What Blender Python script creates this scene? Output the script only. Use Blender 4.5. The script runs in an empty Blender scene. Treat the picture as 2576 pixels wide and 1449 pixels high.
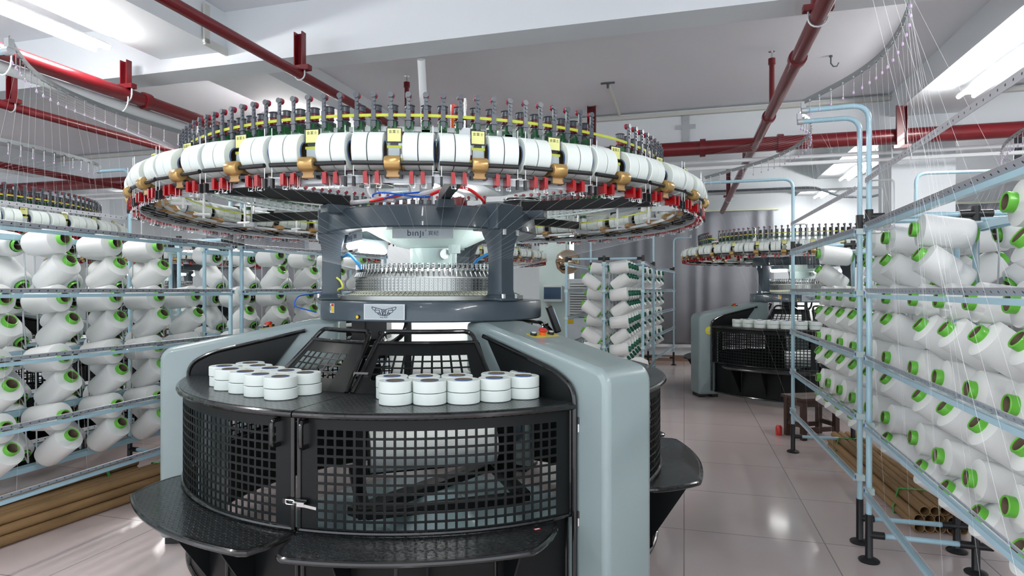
import bpy, math, random
from math import sin, cos, pi, radians, atan2, sqrt, hypot, degrees
from mathutils import Vector, Matrix
random.seed(7)
SC = bpy.context.scene
COL = SC.collection

# ---------------------------------------------------------------- camera, world, exposure
F_PX = 1550.0
EYE = 1.5
cam_d = bpy.data.cameras.new('camera')
cam_d.sensor_width = 36.0
cam_d.lens = F_PX / 2576 * 36.0
cam_d.shift_y = 3.5 / 2576
cam_d.clip_start = 0.02
cam_d.clip_end = 200
cam = bpy.data.objects.new('camera', cam_d)
COL.objects.link(cam)
cam.location = (0, 0, EYE)
cam.rotation_euler = (pi / 2, 0, 0)
SC.camera = cam

wd = bpy.data.worlds.new('world')
SC.world = wd
wd.use_nodes = True
wd.node_tree.nodes['Background'].inputs[0].default_value = (0.86, 0.93, 1.0, 1)
wd.node_tree.nodes['Background'].inputs[1].default_value = 1.5
SC.view_settings.view_transform = 'Standard'
SC.view_settings.look = 'None'
SC.view_settings.exposure = 0.5
SC.view_settings.gamma = 1.0
SC.view_settings.use_curve_mapping = False
SC.cycles.max_bounces = 4
SC.cycles.use_adaptive_sampling = True
SC.cycles.adaptive_threshold = 0.05
SC.cycles.diffuse_bounces = 3
SC.cycles.glossy_bounces = 2
SC.cycles.transmission_bounces = 4
SC.cycles.transparent_max_bounces = 6
SC.cycles.caustics_reflective = False
SC.cycles.caustics_refractive = False
SC.cycles.sample_clamp_indirect = 6.0

TUBE_POWER = 64.0      # emission strength of the ceiling tubes
LAMP_POWER = 11.0      # work lamps inside the machines

# ---------------------------------------------------------------- room frame
RA = radians(15.6)
E1 = Vector((cos(RA), -sin(RA), 0))
E2 = Vector((sin(RA), cos(RA), 0))
def rw(w, v, z=0.0):
    return E1 * w + E2 * v + Vector((0, 0, z))

# ---------------------------------------------------------------- materials
def lin(c):
    return c / 12.92 if c <= 0.04045 else ((c + 0.055) / 1.055) ** 2.4
def rgb(r, g, b):
    return (lin(r / 255), lin(g / 255), lin(b / 255), 1)
M = {}
def mat(name, col, rough=0.5, metal=0.0, emit=0.0, coat=0.0, noise=0.0, nscale=20, bump=0.0, bscale=200, spec=0.5, trans=0.0):
    m = bpy.data.materials.new(name)
    m.use_nodes = True
    nt = m.node_tree
    b = nt.nodes['Principled BSDF']
    b.inputs['Base Color'].default_value = col
    b.inputs['Roughness'].default_value = rough
    b.inputs['Metallic'].default_value = metal
    b.inputs['Coat Weight'].default_value = coat
    b.inputs['Specular IOR Level'].default_value = spec
    b.inputs['Transmission Weight'].default_value = trans
    if emit:
        b.inputs['Emission Color'].default_value = col
        b.inputs['Emission Strength'].default_value = emit
    if noise or bump:
        tc = nt.nodes.new('ShaderNodeTexCoord')
    if noise:
        n = nt.nodes.new('ShaderNodeTexNoise'); n.inputs['Scale'].default_value = nscale
        n.inputs['Detail'].default_value = 4
        mx = nt.nodes.new('ShaderNodeMix'); mx.data_type = 'RGBA'
        mx.inputs[6].default_value = col
        mx.inputs[7].default_value = tuple(min(1, c * (1 - noise)) for c in col[:3]) + (1,)
        nt.links.new(tc.outputs['Object'], n.inputs['Vector'])
        nt.links.new(n.outputs['Fac'], mx.inputs[0])
        nt.links.new(mx.outputs[2], b.inputs['Base Color'])
    if bump:
        n2 = nt.nodes.new('ShaderNodeTexNoise'); n2.inputs['Scale'].default_value = bscale
        bp = nt.nodes.new('ShaderNodeBump'); bp.inputs['Strength'].default_value = bump
        bp.inputs['Distance'].default_value = 0.002
        nt.links.new(tc.outputs['Object'], n2.inputs['Vector'])
        nt.links.new(n2.outputs['Fac'], bp.inputs['Height'])
        nt.links.new(bp.outputs[0], b.inputs['Normal'])
    M[name] = m
    return m

mat('leg_paint', rgb(147, 164, 165), 0.3, coat=0.35)
mat('dark_paint', rgb(60, 74, 84), 0.34, coat=0.3, bump=0.12, bscale=220)
mat('black_paint', rgb(15, 19, 20), 0.38, coat=0.0, spec=0.25)
mat('black_gloss', rgb(16, 17, 18), 0.18, coat=0.5)
mat('black_plastic', rgb(24, 25, 27), 0.4)
mat('chrome', rgb(205, 207, 206), 0.18, 1.0)
mat('steel', rgb(182, 184, 180), 0.3, 0.8, noise=0.15, nscale=40)
mat('aluminium', rgb(194, 199, 202), 0.34, 0.4)
mat('mint_paint', rgb(212, 230, 226), 0.4, coat=0.2)
mat('panel_paint', rgb(178, 190, 194), 0.35)
mat('blue_tube', rgb(172, 209, 224), 0.25, coat=0.5)
mat('mint_clamp', rgb(196, 216, 216), 0.35)
mat('clamp_blue', rgb(20, 80, 180), 0.4)
mat('yarn_white', rgb(240, 242, 241), 0.55, spec=0.3, bump=0.25, bscale=500)
mat('spandex_white', rgb(226, 235, 231), 0.5, spec=0.35)
mat('green_plastic', rgb(104, 190, 62), 0.3, coat=0.2)
mat('teal_plastic', rgb(14, 104, 78), 0.3, coat=0.2)
mat('core_brown', rgb(118, 104, 84), 0.8)
mat('core_blue', rgb(22, 96, 178), 0.45)
mat('gold_metal', rgb(186, 152, 96), 0.3, 0.6)
mat('brown_bracket', rgb(170, 134, 86), 0.45, 0.15)
mat('clip_red', rgb(150, 6, 12), 0.25, coat=0.4)
mat('feeder_green', rgb(28, 92, 48), 0.4)
mat('feeder_grey', rgb(82, 88, 95), 0.35)
mat('wheel_grey', rgb(66, 72, 80), 0.35)
mat('feeder_housing', rgb(176, 184, 186), 0.35)
mat('wheel_red', rgb(104, 18, 30), 0.4)
mat('knob_red', rgb(150, 16, 40), 0.35)
mat('belt_yellow', rgb(190, 200, 62), 0.5)
mat('label_yellow', rgb(226, 228, 150), 0.45)
mat('cream', rgb(228, 232, 208), 0.4)
mat('label_ink', rgb(90, 90, 60), 0.6)
mat('ink_navy', rgb(26, 32, 70), 0.5)
mat('pipe_red', rgb(104, 9, 20), 0.35, coat=0.2)
mat('white_paint', rgb(236, 238, 240), 0.5)
mat('white_gloss', rgb(232, 236, 238), 0.25, coat=0.3)
mat('wall_paint', rgb(232, 238, 242), 0.75, noise=0.04, nscale=3)
mat('ceiling_paint', rgb(230, 232, 238), 0.85, noise=0.05, nscale=1.5)
mat('trim_paint', rgb(205, 206, 200), 0.7)
mat('skirt_tile', rgb(150, 118, 98), 0.4, noise=0.15, nscale=6)
mat('curtain_grey', rgb(158, 161, 168), 0.8, noise=0.12, nscale=5)
mat('kraft', rgb(156, 124, 84), 0.75, noise=0.2, nscale=30)
mat('kraft_dark', rgb(96, 74, 50), 0.9)
mat('tape_green', rgb(52, 172, 60), 0.45)
mat('wood_dark', rgb(62, 39, 27), 0.55, noise=0.35, nscale=12)
mat('button_red', rgb(206, 40, 28), 0.3, coat=0.4)
mat('orange_plastic', rgb(240, 110, 40), 0.3)
mat('plate_yellow', rgb(206, 190, 70), 0.5)
mat('dot_yellow', rgb(236, 200, 40), 0.4)
mat('number_yellow', rgb(232, 226, 60), 0.5)
mat('cable_blue', rgb(24, 96, 210), 0.35)
mat('cable_cyan', rgb(20, 150, 225), 0.35)
mat('cable_red', rgb(226, 30, 36), 0.35)
mat('cable_yellow', rgb(222, 226, 96), 0.4)
mat('hose_white', rgb(214, 216, 218), 0.35)
mat('yarn_line', rgb(235, 238, 240), 0.5)
mat('guide_grey', rgb(146, 152, 154), 0.4, 0.3)
mat('eyelet_purple', rgb(196, 168, 206), 0.25, coat=0.4)
mat('fabric_white', rgb(232, 236, 234), 0.75)
mat('cooler_white', rgb(222, 232, 238), 0.35)
mat('cooler_dark', rgb(40, 50, 54), 0.6)
mat('screen_dark', rgb(60, 84, 112), 0.15)
mat('screen_lit', rgb(150, 190, 230), 0.3, emit=0.6)
mat('lamp_amber', rgb(210, 180, 150), 0.12, 0.9)
mat('sky_glass', rgb(238, 248, 250), 0.4, emit=1.6)
mat('sticker_white', rgb(236, 236, 234), 0.5)
mat('sticker_red', rgb(190, 40, 50), 0.5)
mat('tube_light', (1.0, 0.985, 0.965, 1), 0.5, emit=TUBE_POWER)
mat('reflector_white', rgb(245, 245, 245), 0.4)
mat('work_lamp', (1.0, 0.99, 0.96, 1), 0.5, emit=LAMP_POWER)
mat('fill_glow', (1.0, 0.99, 0.96, 1), 0.5, emit=38)  # glow of the added tubes that brighten the fabric
mat('base_plate', rgb(178, 204, 210), 0.35, coat=0.2)

def math_node(nt, op, a=None, b=None, va=0.0, vb=0.0):
    n = nt.nodes.new('ShaderNodeMath'); n.operation = op
    n.inputs[0].default_value = va; n.inputs[1].default_value = vb
    if a is not None: nt.links.new(a, n.inputs[0])
    if b is not None: nt.links.new(b, n.inputs[1])
    return n.outputs[0]

def make_diamond():
    m = mat('diamond_plate', rgb(27, 31, 33), 0.3, coat=0.3)
    nt = m.node_tree; b = nt.nodes['Principled BSDF']
    tc = nt.nodes.new('ShaderNodeTexCoord'); sp = nt.nodes.new('ShaderNodeSeparateXYZ')
    nt.links.new(tc.outputs['Object'], sp.inputs[0])
    x, y = sp.outputs[0], sp.outputs[1]
    A = math_node(nt, 'ADD', x, y); B = math_node(nt, 'SUBTRACT', x, y)
    def s(v, k):
        return math_node(nt, 'SINE', math_node(nt, 'MULTIPLY', v, None, vb=k))
    k1, k2 = 190.0, 76.0
    p1 = math_node(nt, 'MULTIPLY', s(A, k1), s(B, k2))
    p2 = math_node(nt, 'MULTIPLY', s(B, k1), s(A, k2))
    q1 = math_node(nt, 'MAXIMUM', math_node(nt, 'SUBTRACT', p1, None, vb=0.55), None, vb=0.0)
    q2 = math_node(nt, 'MAXIMUM', math_node(nt, 'SUBTRACT', p2, None, vb=0.62), None, vb=0.0)
    h = math_node(nt, 'ADD', q1, q2)
    bp = nt.nodes.new('ShaderNodeBump'); bp.inputs['Strength'].default_value = 0.9
    bp.inputs['Distance'].default_value = 0.010
    nt.links.new(h, bp.inputs['Height']); nt.links.new(bp.outputs[0], b.inputs['Normal'])
make_diamond()

def make_floor():
    m = mat('floor_tile', rgb(186, 172, 170), 0.16, spec=0.6)
    nt = m.node_tree; b = nt.nodes['Principled BSDF']
    tc = nt.nodes.new('ShaderNodeTexCoord')
    br = nt.nodes.new('ShaderNodeTexBrick')
    br.offset = 0.0; br.squash = 1.0
    br.inputs['Color1'].default_value = rgb(220, 205, 202)
    br.inputs['Color2'].default_value = rgb(214, 200, 198)
    br.inputs['Mortar'].default_value = rgb(158, 146, 144)
    br.inputs['Scale'].default_value = 1.0
    br.inputs['Mortar Size'].default_value = 0.0035
    br.inputs['Mortar Smooth'].default_value = 0.1
    br.inputs['Brick Width'].default_value = 0.8
    br.inputs['Row Height'].default_value = 0.8
    nz = nt.nodes.new('ShaderNodeTexNoise'); nz.inputs['Scale'].default_value = 2.3; nz.inputs['Detail'].default_value = 6
    mx = nt.nodes.new('ShaderNodeMix'); mx.data_type = 'RGBA'; mx.blend_type = 'MULTIPLY'
    mx.inputs[7].default_value = (0.9, 0.885, 0.885, 1)
    nt.links.new(tc.outputs['Object'], br.inputs['Vector']); nt.links.new(tc.outputs['Object'], nz.inputs['Vector'])
    nt.links.new(br.outputs['Color'], mx.inputs[6]); nt.links.new(nz.outputs['Fac'], mx.inputs[0])
    nt.links.new(mx.outputs[2], b.inputs['Base Color'])
    mr = nt.nodes.new('ShaderNodeMapRange')
    mr.inputs[3].default_value = 0.07; mr.inputs[4].default_value = 0.17
    nt.links.new(nz.outputs['Fac'], mr.inputs[0]); nt.links.new(mr.outputs[0], b.inputs['Roughness'])
make_floor()

def make_rail():
    # galvanised strip with a row of round holes every 5 cm along its own length
    m = mat('perforated_steel', rgb(186, 188, 194), 0.35, 0.25)
    nt = m.node_tree; b = nt.nodes['Principled BSDF']
    tc = nt.nodes.new('ShaderNodeTexCoord'); sp = nt.nodes.new('ShaderNodeSeparateXYZ')
    nt.links.new(tc.outputs['Object'], sp.inputs[0])
    fx = math_node(nt, 'FRACT', math_node(nt, 'DIVIDE', sp.outputs[0], None, vb=0.05))
    dx = math_node(nt, 'MULTIPLY', math_node(nt, 'SUBTRACT', fx, None, vb=0.5), None, vb=0.05)
    d2 = math_node(nt, 'ADD', math_node(nt, 'MULTIPLY', dx, dx), math_node(nt, 'MULTIPLY', sp.outputs[2], sp.outputs[2]))
    k = math_node(nt, 'LESS_THAN', d2, None, vb=0.0045 ** 2)
    mx = nt.nodes.new('ShaderNodeMix'); mx.data_type = 'RGBA'
    mx.inputs[6].default_value = rgb(186, 188, 194); mx.inputs[7].default_value = rgb(30, 30, 34)
    nt.links.new(k, mx.inputs[0]); nt.links.new(mx.outputs[2], b.inputs['Base Color'])
make_rail()

# ---------------------------------------------------------------- mesh kit
class MB:
    def __init__(s):
        s.v = []; s.f = []; s.mi = []; s.cur = 0; s.T = None
    def add(s, vs, fs):
        b = len(s.v)
        if s.T is not None:
            vs = [s.T @ Vector(p) for p in vs]
        s.v += [tuple(p) for p in vs]
        s.f += [tuple(i + b for i in f) for f in fs]
        s.mi += [s.cur] * len(fs)
        return s
    def box(s, c, size, R=None):
        x, y, z = size[0] / 2, size[1] / 2, size[2] / 2
        vs = [Vector((i * x, j * y, k * z)) for k in (-1, 1) for j in (-1, 1) for i in (-1, 1)]
        if R is not None: vs = [R @ p for p in vs]
        C = Vector(c); vs = [p + C for p in vs]
        return s.add(vs, [(0, 2, 3, 1), (4, 5, 7, 6), (0, 1, 5, 4), (2, 6, 7, 3), (0, 4, 6, 2), (1, 3, 7, 5)])
    def cyl(s, p0, p1, r0, r1=None, n=12, cap=True):
        p0, p1 = Vector(p0), Vector(p1); r1 = r0 if r1 is None else r1
        d = (p1 - p0).normalized(); q = d.to_track_quat('Z', 'Y').to_matrix()
        vs = []
        for p, r in ((p0, r0), (p1, r1)):
            for i in range(n):
                a = 2 * pi * i / n; vs.append(p + q @ Vector((r * cos(a), r * sin(a), 0)))
        fs = [(i, (i + 1) % n, n + (i + 1) % n, n + i) for i in range(n)]
        if cap: fs += [tuple(reversed(range(n))), tuple(range(n, 2 * n))]
        return s.add(vs, fs)
    def tube(s, pts, r, n=8, closed=False, cap=True):
        P = [Vector(p) for p in pts]; k = len(P); vs = []; fs = []
        up = None
        for i in range(k):
            a = P[(i - 1) % k] if (closed or i > 0) else P[i]
            b = P[(i + 1) % k] if (closed or i < k - 1) else P[i]
            t = (b - a).normalized()
            if up is None:
                up = Vector((0, 0, 1)) if abs(t.z) < 0.9 else Vector((1, 0, 0))
            x = up.cross(t)
            if x.length < 1e-5: x = Vector((1, 0, 0)).cross(t)
            x.normalize(); y = t.cross(x); up = y
            for j in range(n):
                g = 2 * pi * j / n; vs.append(P[i] + (x * cos(g) + y * sin(g)) * r)
        m = k if closed else k - 1
        for i in range(m):
            i2 = (i + 1) % k
            for j in range(n):
                j2 = (j + 1) % n
                fs.append((i * n + j, i * n + j2, i2 * n + j2, i2 * n + j))
        if cap and not closed:
            fs += [tuple(reversed(range(n))), tuple(range((k - 1) * n, k * n))]
        return s.add(vs, fs)
    def lathe(s, prof, n=24, R=None, c=(0, 0, 0), closed=False):
        C = Vector(c); vs = []; k = len(prof)
        for i in range(n):
            a = 2 * pi * i / n
            for r, z in prof:
                p = Vector((r * cos(a), r * sin(a), z))
                if R is not None: p = R @ p
                vs.append(p + C)
        fs = []
        m = k if closed else k - 1
        for i in range(n):
            i2 = (i + 1) % n
            for j in range(m):
                j2 = (j + 1) % k
                fs.append((i * k + j, i2 * k + j, i2 * k + j2, i * k + j2))
        if not closed:
            if prof[0][0] > 1e-6: fs.append(tuple(reversed([i * k for i in range(n)])))
            if prof[-1][0] > 1e-6: fs.append(tuple([i * k + k - 1 for i in range(n)]))
        return s.add(vs, fs)
    def prism(s, poly, z0, z1, R=None, c=(0, 0, 0)):
        C = Vector(c); n = len(poly); vs = []
        for z in (z0, z1):
            for x, y in poly:
                p = Vector((x, y, z))
                if R is not None: p = R @ p
                vs.append(p + C)
        fs = [tuple(reversed(range(n))), tuple(range(n, 2 * n))]
        fs += [(i, (i + 1) % n, n + (i + 1) % n, n + i) for i in range(n)]
        return s.add(vs, fs)
    def arc(s, r0, r1, z0, z1, a0, a1, n=48):
        full = abs(a1 - a0) > 359.9
        k = n if full else n + 1; vs = []
        for i in range(k):
            a = radians(a0 + (a1 - a0) * i / n)
            for r, z in ((r0, z0), (r1, z0), (r1, z1), (r0, z1)):
                vs.append((r * cos(a), r * sin(a), z))
        fs = []
        for i in range(n):
            i2 = (i + 1) % k
            for j in range(4):
                j2 = (j + 1) % 4
                fs.append((i * 4 + j, i2 * 4 + j, i2 * 4 + j2, i * 4 + j2))
        if not full: fs += [(0, 1, 2, 3), tuple((k - 1) * 4 + q for q in (3, 2, 1, 0))]
        return s.add(vs, fs)
    def text(s, body, size, T, extrude=0.0004, spacing=1.0):
        c = bpy.data.curves.new('lettering', 'FONT'); c.body = body; c.size = size
        c.align_x = 'CENTER'; c.align_y = 'CENTER'; c.extrude = extrude; c.space_character = spacing
        c.resolution_u = 2
        o = bpy.data.objects.new('lettering', c); COL.objects.link(o)
        dg = bpy.context.evaluated_depsgraph_get()
        me = bpy.data.meshes.new_from_object(o.evaluated_get(dg))
        s.add([T @ v.co for v in me.vertices], [tuple(p.vertices) for p in me.polygons])
        bpy.data.objects.remove(o); bpy.data.meshes.remove(me); bpy.data.curves.remove(c)
        return s
    def mesh(s, name, mats, smooth=35):
        me = bpy.data.meshes.new(name); me.from_pydata(s.v, [], s.f)
        if isinstance(mats, str): mats = [mats]
        for m in mats: me.materials.append(M[m])
        me.polygons.foreach_set('material_index', s.mi)
        if smooth:
            me.polygons.foreach_set('use_smooth', [True] * len(me.polygons))
            me.set_sharp_from_angle(angle=radians(smooth))
        me.update(); return me
    def obj(s, name, mats, parent=None, smooth=35, bevel=0, solid=0, loc=None, rotz=None):
        o = bpy.data.objects.new(name, s.mesh(name, mats, smooth)); COL.objects.link(o)
        if parent: o.parent = parent
        if loc is not None: o.location = loc
        if rotz is not None: o.rotation_euler = (0, 0, rotz)
        if solid:
            md = o.modifiers.new('thick', 'SOLIDIFY'); md.thickness = solid; md.offset = 0
        if bevel:
            md = o.modifiers.new('bevel', 'BEVEL'); md.width = bevel; md.segments = 3; md.limit_method = 'ANGLE'; md.angle_limit = radians(40)
        return o

def link(name, me, parent=None, mtx=None, loc=None, rotz=None):
    o = bpy.data.objects.new(name, me); COL.objects.link(o)
    if parent: o.parent = parent
    if mtx is not None: o.matrix_local = mtx
    if loc is not None: o.location = loc
    if rotz is not None: o.rotation_euler = (0, 0, rotz)
    return o
def empty(name, loc=(0, 0, 0), rotz=0):
    o = bpy.data.objects.new(name, None); COL.objects.link(o)
    o.location = loc; o.rotation_euler = (0, 0, rotz); o.empty_display_size = 0.1
    return o
def tag(o, label=None, cat=None, group=None, kind=None):
    if label: o['label'] = label
    if cat: o['category'] = cat
    if group: o['group'] = group
    if kind: o['kind'] = kind
    return o
def struct(o): o['kind'] = 'structure'; return o
def pol(r, a, z=0.0):
    a = radians(a); return Vector((r * cos(a), r * sin(a), z))
def tang(r, a, z):
    """matrix: local x = tangential (counter-clockwise), local y = inward, z up, placed at polar r, a; the outer face looks along -y"""
    t = radians(a)
    X = Vector((-sin(t), cos(t), 0)); Y = Vector((-cos(t), -sin(t), 0))
    m = Matrix(((X.x, Y.x, 0, r * cos(t)), (X.y, Y.y, 0, r * sin(t)), (0, 0, 1, z), (0, 0, 0, 1)))
    return m
RX90 = Matrix.Rotation(pi / 2, 4, 'X')   # text lying in xy -> standing, facing -y
RY90 = Matrix.Rotation(pi / 2, 3, 'Y')
ORD = ['first', 'second', 'third', 'fourth', 'fifth', 'sixth', 'seventh', 'eighth', 'ninth', 'tenth', 'eleventh', 'twelfth',
       'thirteenth', 'fourteenth', 'fifteenth', 'sixteenth', 'seventeenth', 'eighteenth', 'nineteenth', 'twentieth']
def ordn(i):
    if i < 20: return ORD[i]
    t = (i + 1) // 10; u = (i + 1) % 10
    tens = {2: 'twenty', 3: 'thirty', 4: 'forty'}[t]
    return {2: 'twentieth', 3: 'thirtieth', 4: 'fortieth'}[t] if u == 0 else tens + '-' + ORD[u - 1]

# ================================================================ ROOM
ZC = 3.6
ROT = -RA
def room_box(name, w0, w1, v0, v1, z0, z1, m, bevel=0):
    b = MB(); b.box(((w0 + w1) / 2, (v0 + v1) / 2, (z0 + z1) / 2), (w1 - w0, v1 - v0, z1 - z0))
    return struct(b.obj(name, m, rotz=ROT, smooth=0, bevel=bevel))
WL, WR, VB, VF = -13.0, 7.0, 13.35, -3.5
room_box('floor', WL, WR, VF, VB + 0.3, -0.1, 0.0, 'floor_tile')
room_box('ceiling', WL, WR, VF, VB + 0.3, ZC, ZC + 0.1, 'ceiling_paint')
room_box('wall_left', WL - 0.2, WL, VF, VB + 0.3, 0, ZC, 'wall_paint')
room_box('wall_right', WR, WR + 0.2, VF, VB + 0.3, 0, ZC, 'wall_paint')
# back wall with window openings
def back_wall():
    b = MB()
    wins = [(-11.6, -9.2), (-7.6, -4.6), (-2.85, -0.7), (4.3, 6.6)]
    z0, z1 = 1.0, 2.95
    xs = [WL]
    for a, c in wins: xs += [a, c]
    xs.append(WR)
    for i in range(0, len(xs), 2):
        b.box(((xs[i] + xs[i + 1]) / 2, VB + 0.12, ZC / 2), (xs[i + 1] - xs[i], 0.24, ZC))
    for a, c in wins:
        b.box(((a + c) / 2, VB + 0.12, z0 / 2), (c - a, 0.24, z0))
        b.box(((a + c) / 2, VB + 0.12, (z1 + ZC) / 2), (c - a, 0.24, ZC - z1))
    struct(b.obj('wall_back', 'wall_paint', rotz=ROT, smooth=0))
    for k, (a, c) in enumerate(wins):
        fr = MB(); t = 0.05
        y = VB + 0.14
        fr.box(((a + c) / 2, y, z0 + t / 2), (c - a, 0.06, t)); fr.box(((a + c) / 2, y, z1 - t / 2), (c - a, 0.06, t))
        n = 3
        for j in range(n + 1):
            fr.box((a + (c - a) * j / n + (t / 2 if j == 0 else -t / 2 if j == n else 0), y, (z0 + z1) / 2), (t, 0.06, z1 - z0))
        w = struct(fr.obj('window_%d' % (k + 1), 'white_paint', rotz=ROT, smooth=0))
        g = MB(); g.box(((a + c) / 2, y + 0.03, (z0 + z1) / 2), (c - a, 0.01, z1 - z0))
        g.obj('pane', 'sky_glass', parent=w, smooth=0)
back_wall()
room_box('baseboard_back', WL, WR, VB - 0.02, VB, 0, 0.12, 'skirt_tile')
room_box('trim_1', WL, WR, VB - 0.1, VB, 0.30, 0.36, 'white_paint')        # ledge under the curtains
# cross beams (along the wall direction)
room_box('trim_2', WL, WR, 3.91, 4.16, 3.2, ZC, 'wall_paint')
room_box('trim_3', WL, WR, 7.5, 7.85, 3.15, ZC, 'wall_paint')
room_box('trim_4', WL, WR, 11.4, 11.7, 3.2, ZC, 'wall_paint')
room_box('trim_5', WL, WR, 0.2, 0.45, 3.2, ZC, 'wall_paint')
# long beams
room_box('trim_6', -3.95, -3.35, VF, VB, 3.3, ZC - 0.001, 'wall_paint')
room_box('trim_7', 2.14, 2.78, VF, VB, 3.36, ZC - 0.001, 'wall_paint')
room_box('trim_8', -10.1, -9.6, VF, VB, 3.3, ZC - 0.001, 'wall_paint')
# thin white cover strips under the ceiling edge of the beam
room_box('trim_9', WL, WR, 7.44, 7.5, 3.53, 3.57, 'trim_paint')
# columns
room_box('trim_10', -3.93, -3.37, 7.52, 7.98, 0, 3.3, 'wall_paint')
room_box('trim_11', 2.16, 2.76, 7.52, 7.98, 0, 3.36, 'wall_paint')
room_box('trim_12', -10.1, -9.6, 7.52, 7.98, 0, 3.3, 'wall_paint')
# conduit box on the beam corner near the camera
def conduit(name, pts, r=0.014, m='trim_paint', label='', cat='conduit'):
    b = MB(); b.tube([rw(*p) for p in pts], r, 8)
    return tag(b.obj(name, m), label, cat)
b = MB(); b.box((-3.33, 3.70, 3.42), (0.02, 0.05, 0.28)); b.box((-3.33, 3.96, 3.29), (0.02, 0.56, 0.05))
tag(b.obj('cable_trunking', 'trim_paint', rotz=ROT), 'L-shaped white cable trunking on the corner of the near ceiling beams', 'trunking')
conduit('conduit', [(-9.5, 7.40, 2.96), (6.9, 7.40, 2.96)], 0.022, 'white_gloss', 'upper white conduit running beneath the thick red pipe')
conduit('conduit', [(-9.5, 7.36, 2.88), (6.9, 7.36, 2.88)], 0.022, 'white_gloss', 'lower white conduit running beneath the thick red pipe')
conduit('conduit', [(0.4, 11.36, 3.22), (2.0, 11.36, 3.22), (2.12, 11.3, 3.2), (2.5, 11.2, 3.02), (2.9, 11.2, 3.0), (4.0, 11.2, 3.25)], 0.02, 'feeder_grey', 'dark conduit along the far beam dipping behind the yarn rack')

conduit('conduit', [(-0.745, 6.31, 3.585), (-0.745, 7.43, 3.585)], 0.02, 'trim_paint', 'short white conduit on the bare ceiling ending at a small anchor plate')
# red fire pipes
def pipe(pts, r, label, rings=(), hang=()):
    b = MB(); b.tube([rw(*p) for p in pts], r, 14)
    o = tag(b.obj('fire_pipe', 'pipe_red'), label, 'pipe')
    for i, (p, L) in enumerate(rings):
        P = rw(*p); D = (rw(*L) - P).normalized() * 0.03
        c = MB(); c.cyl(P - D, P + D, r * 1.28, n=16)
        c.obj('pipe_coupling', 'pipe_red', parent=o)
    return o
def hanger(w, v, ztop, zbot, r, label, wide=0.06, ring=True):
    """red channel steel drop with a foot plate and a white U clamp holding the pipe"""
    e = empty('pipe_hanger', rw(w, v, ztop), ROT); tag(e, label, 'hanger')
    L = ztop - zbot
    b = MB(); b.box((0, 0.02, -L / 2), (wide, 0.008, L)); b.box((-wide / 2, 0, -L / 2), (0.008, 0.045, L)); b.box((wide / 2, 0, -L / 2), (0.008, 0.045, L))
    b.obj('channel', 'pipe_red', parent=e, smooth=0)
    b = MB(); b.box((0, 0, -L), (0.16, 0.05, 0.035)); b.obj('foot_plate', 'pipe_red', parent=e, smooth=0)
    if ring:
        pts = [(-r * 1.1, 0, -L)] + [(r * 1.12 * cos(a), 0, -L - r * 1.2 + r * 1.12 * sin(a)) for a in [pi + k * pi / 8 for k in range(9)]] + [(r * 1.1, 0, -L)]
        b = MB(); b.tube(pts, 0.006, 6); b.obj('pipe_clamp', 'aluminium', parent=e)
    return e
pipe([(-12.9, 7.2, 3.08), (6.95, 7.2, 3.08)], 0.078, 'thick dark red fire main crossing the whole hall under the beam',
     [((1.0, 7.2, 3.08), (1.2, 7.2, 3.08)), ((0.2, 7.2, 3.08), (0.4, 7.2, 3.08)), ((-5.6, 7.2, 3.08), (-5.4, 7.2, 3.08)), ((-4.14, 7.2, 3.08), (-4.0, 7.2, 3.08))])
pipe([(-4.14, -3.4, 3.0), (-4.14, 7.2, 3.0)], 0.052, 'red fire pipe strapped to white pipe at upper left', [((-4.14, 3.95, 3.0), (-4.14, 4.2, 3.0))])
pipe([(-2.58, -3.4, 3.0), (-2.58, 7.2, 3.0)], 0.034, 'slim red fire pipe passing diagonally above the big knitting machine')
pipe([(0.733, -3.4, 3.05), (0.733, 13.0, 3.05)], 0.046, 'red fire pipe running to the right of the big machine towards the curtain',
     [((0.733, 5.95, 3.05), (0.733, 6.2, 3.05)), ((0.733, 4.5, 3.05), (0.733, 4.7, 3.05))])
pipe([(-5.32, -3.4, 3.0), (-5.32, 7.2, 3.0)], 0.036, 'slim red fire pipe second from the left, above the left yarn guide')
pipe([(-7.93, 2.0, 3.0), (-7.93, 7.2, 3.0)], 0.04, 'lowest red fire pipe at the far left edge of the hall')
tag(MB().tube([rw(-7.93, 4.9, 3.02), rw(-7.93, 4.9, 3.5)], 0.036, 12).obj('riser_pipe', 'pipe_red'), 'short red upright pipe at the far left edge', 'pipe')
b = MB(); b.tube([rw(-4.2, -3.4, 2.92), rw(-4.2, 7.1, 2.92)], 0.04, 12)
o = tag(b.obj('white_pipe', 'white_gloss'), 'white pipe strapped beneath the red fire pipe at upper left', 'pipe')
b = MB()
for v in (2.9, 3.75, 4.6, 5.6):
    b.T = Matrix.Translation(rw(-4.17, v, 2.96)) @ Matrix.Rotation(ROT, 4, 'Z')
    b.tube([(0.075 * cos(a), 0, 0.10 * sin(a)) for a in [2 * pi * k / 16 for k in range(16)]], 0.005, 6, closed=True)
b.T = None
b.obj('strap', 'white_paint', parent=o)
hanger(-4.14, 3.77, 3.26, 3.06, 0.052, 'red channel hanger above the upper left pipe pair')
hanger(-2.58, 3.74, 3.29, 3.04, 0.034, 'red channel hanger on the face of the near ceiling beam')
hanger(-5.32, 3.77, 3.29, 3.04, 0.036, 'red channel hanger at the left edge over the yarn guide')
hanger(-5.32, 7.0, 3.6, 3.04, 0.036, 'red channel hanger far left, beside the white spools')
hanger(0.733, 3.84, 3.3, 3.1, 0.046, 'red hanger at top right on the diagonal pipe')
hanger(0.733, 11.2, 3.6, 3.1, 0.046, 'small far red hanger above the grey curtain')
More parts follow.
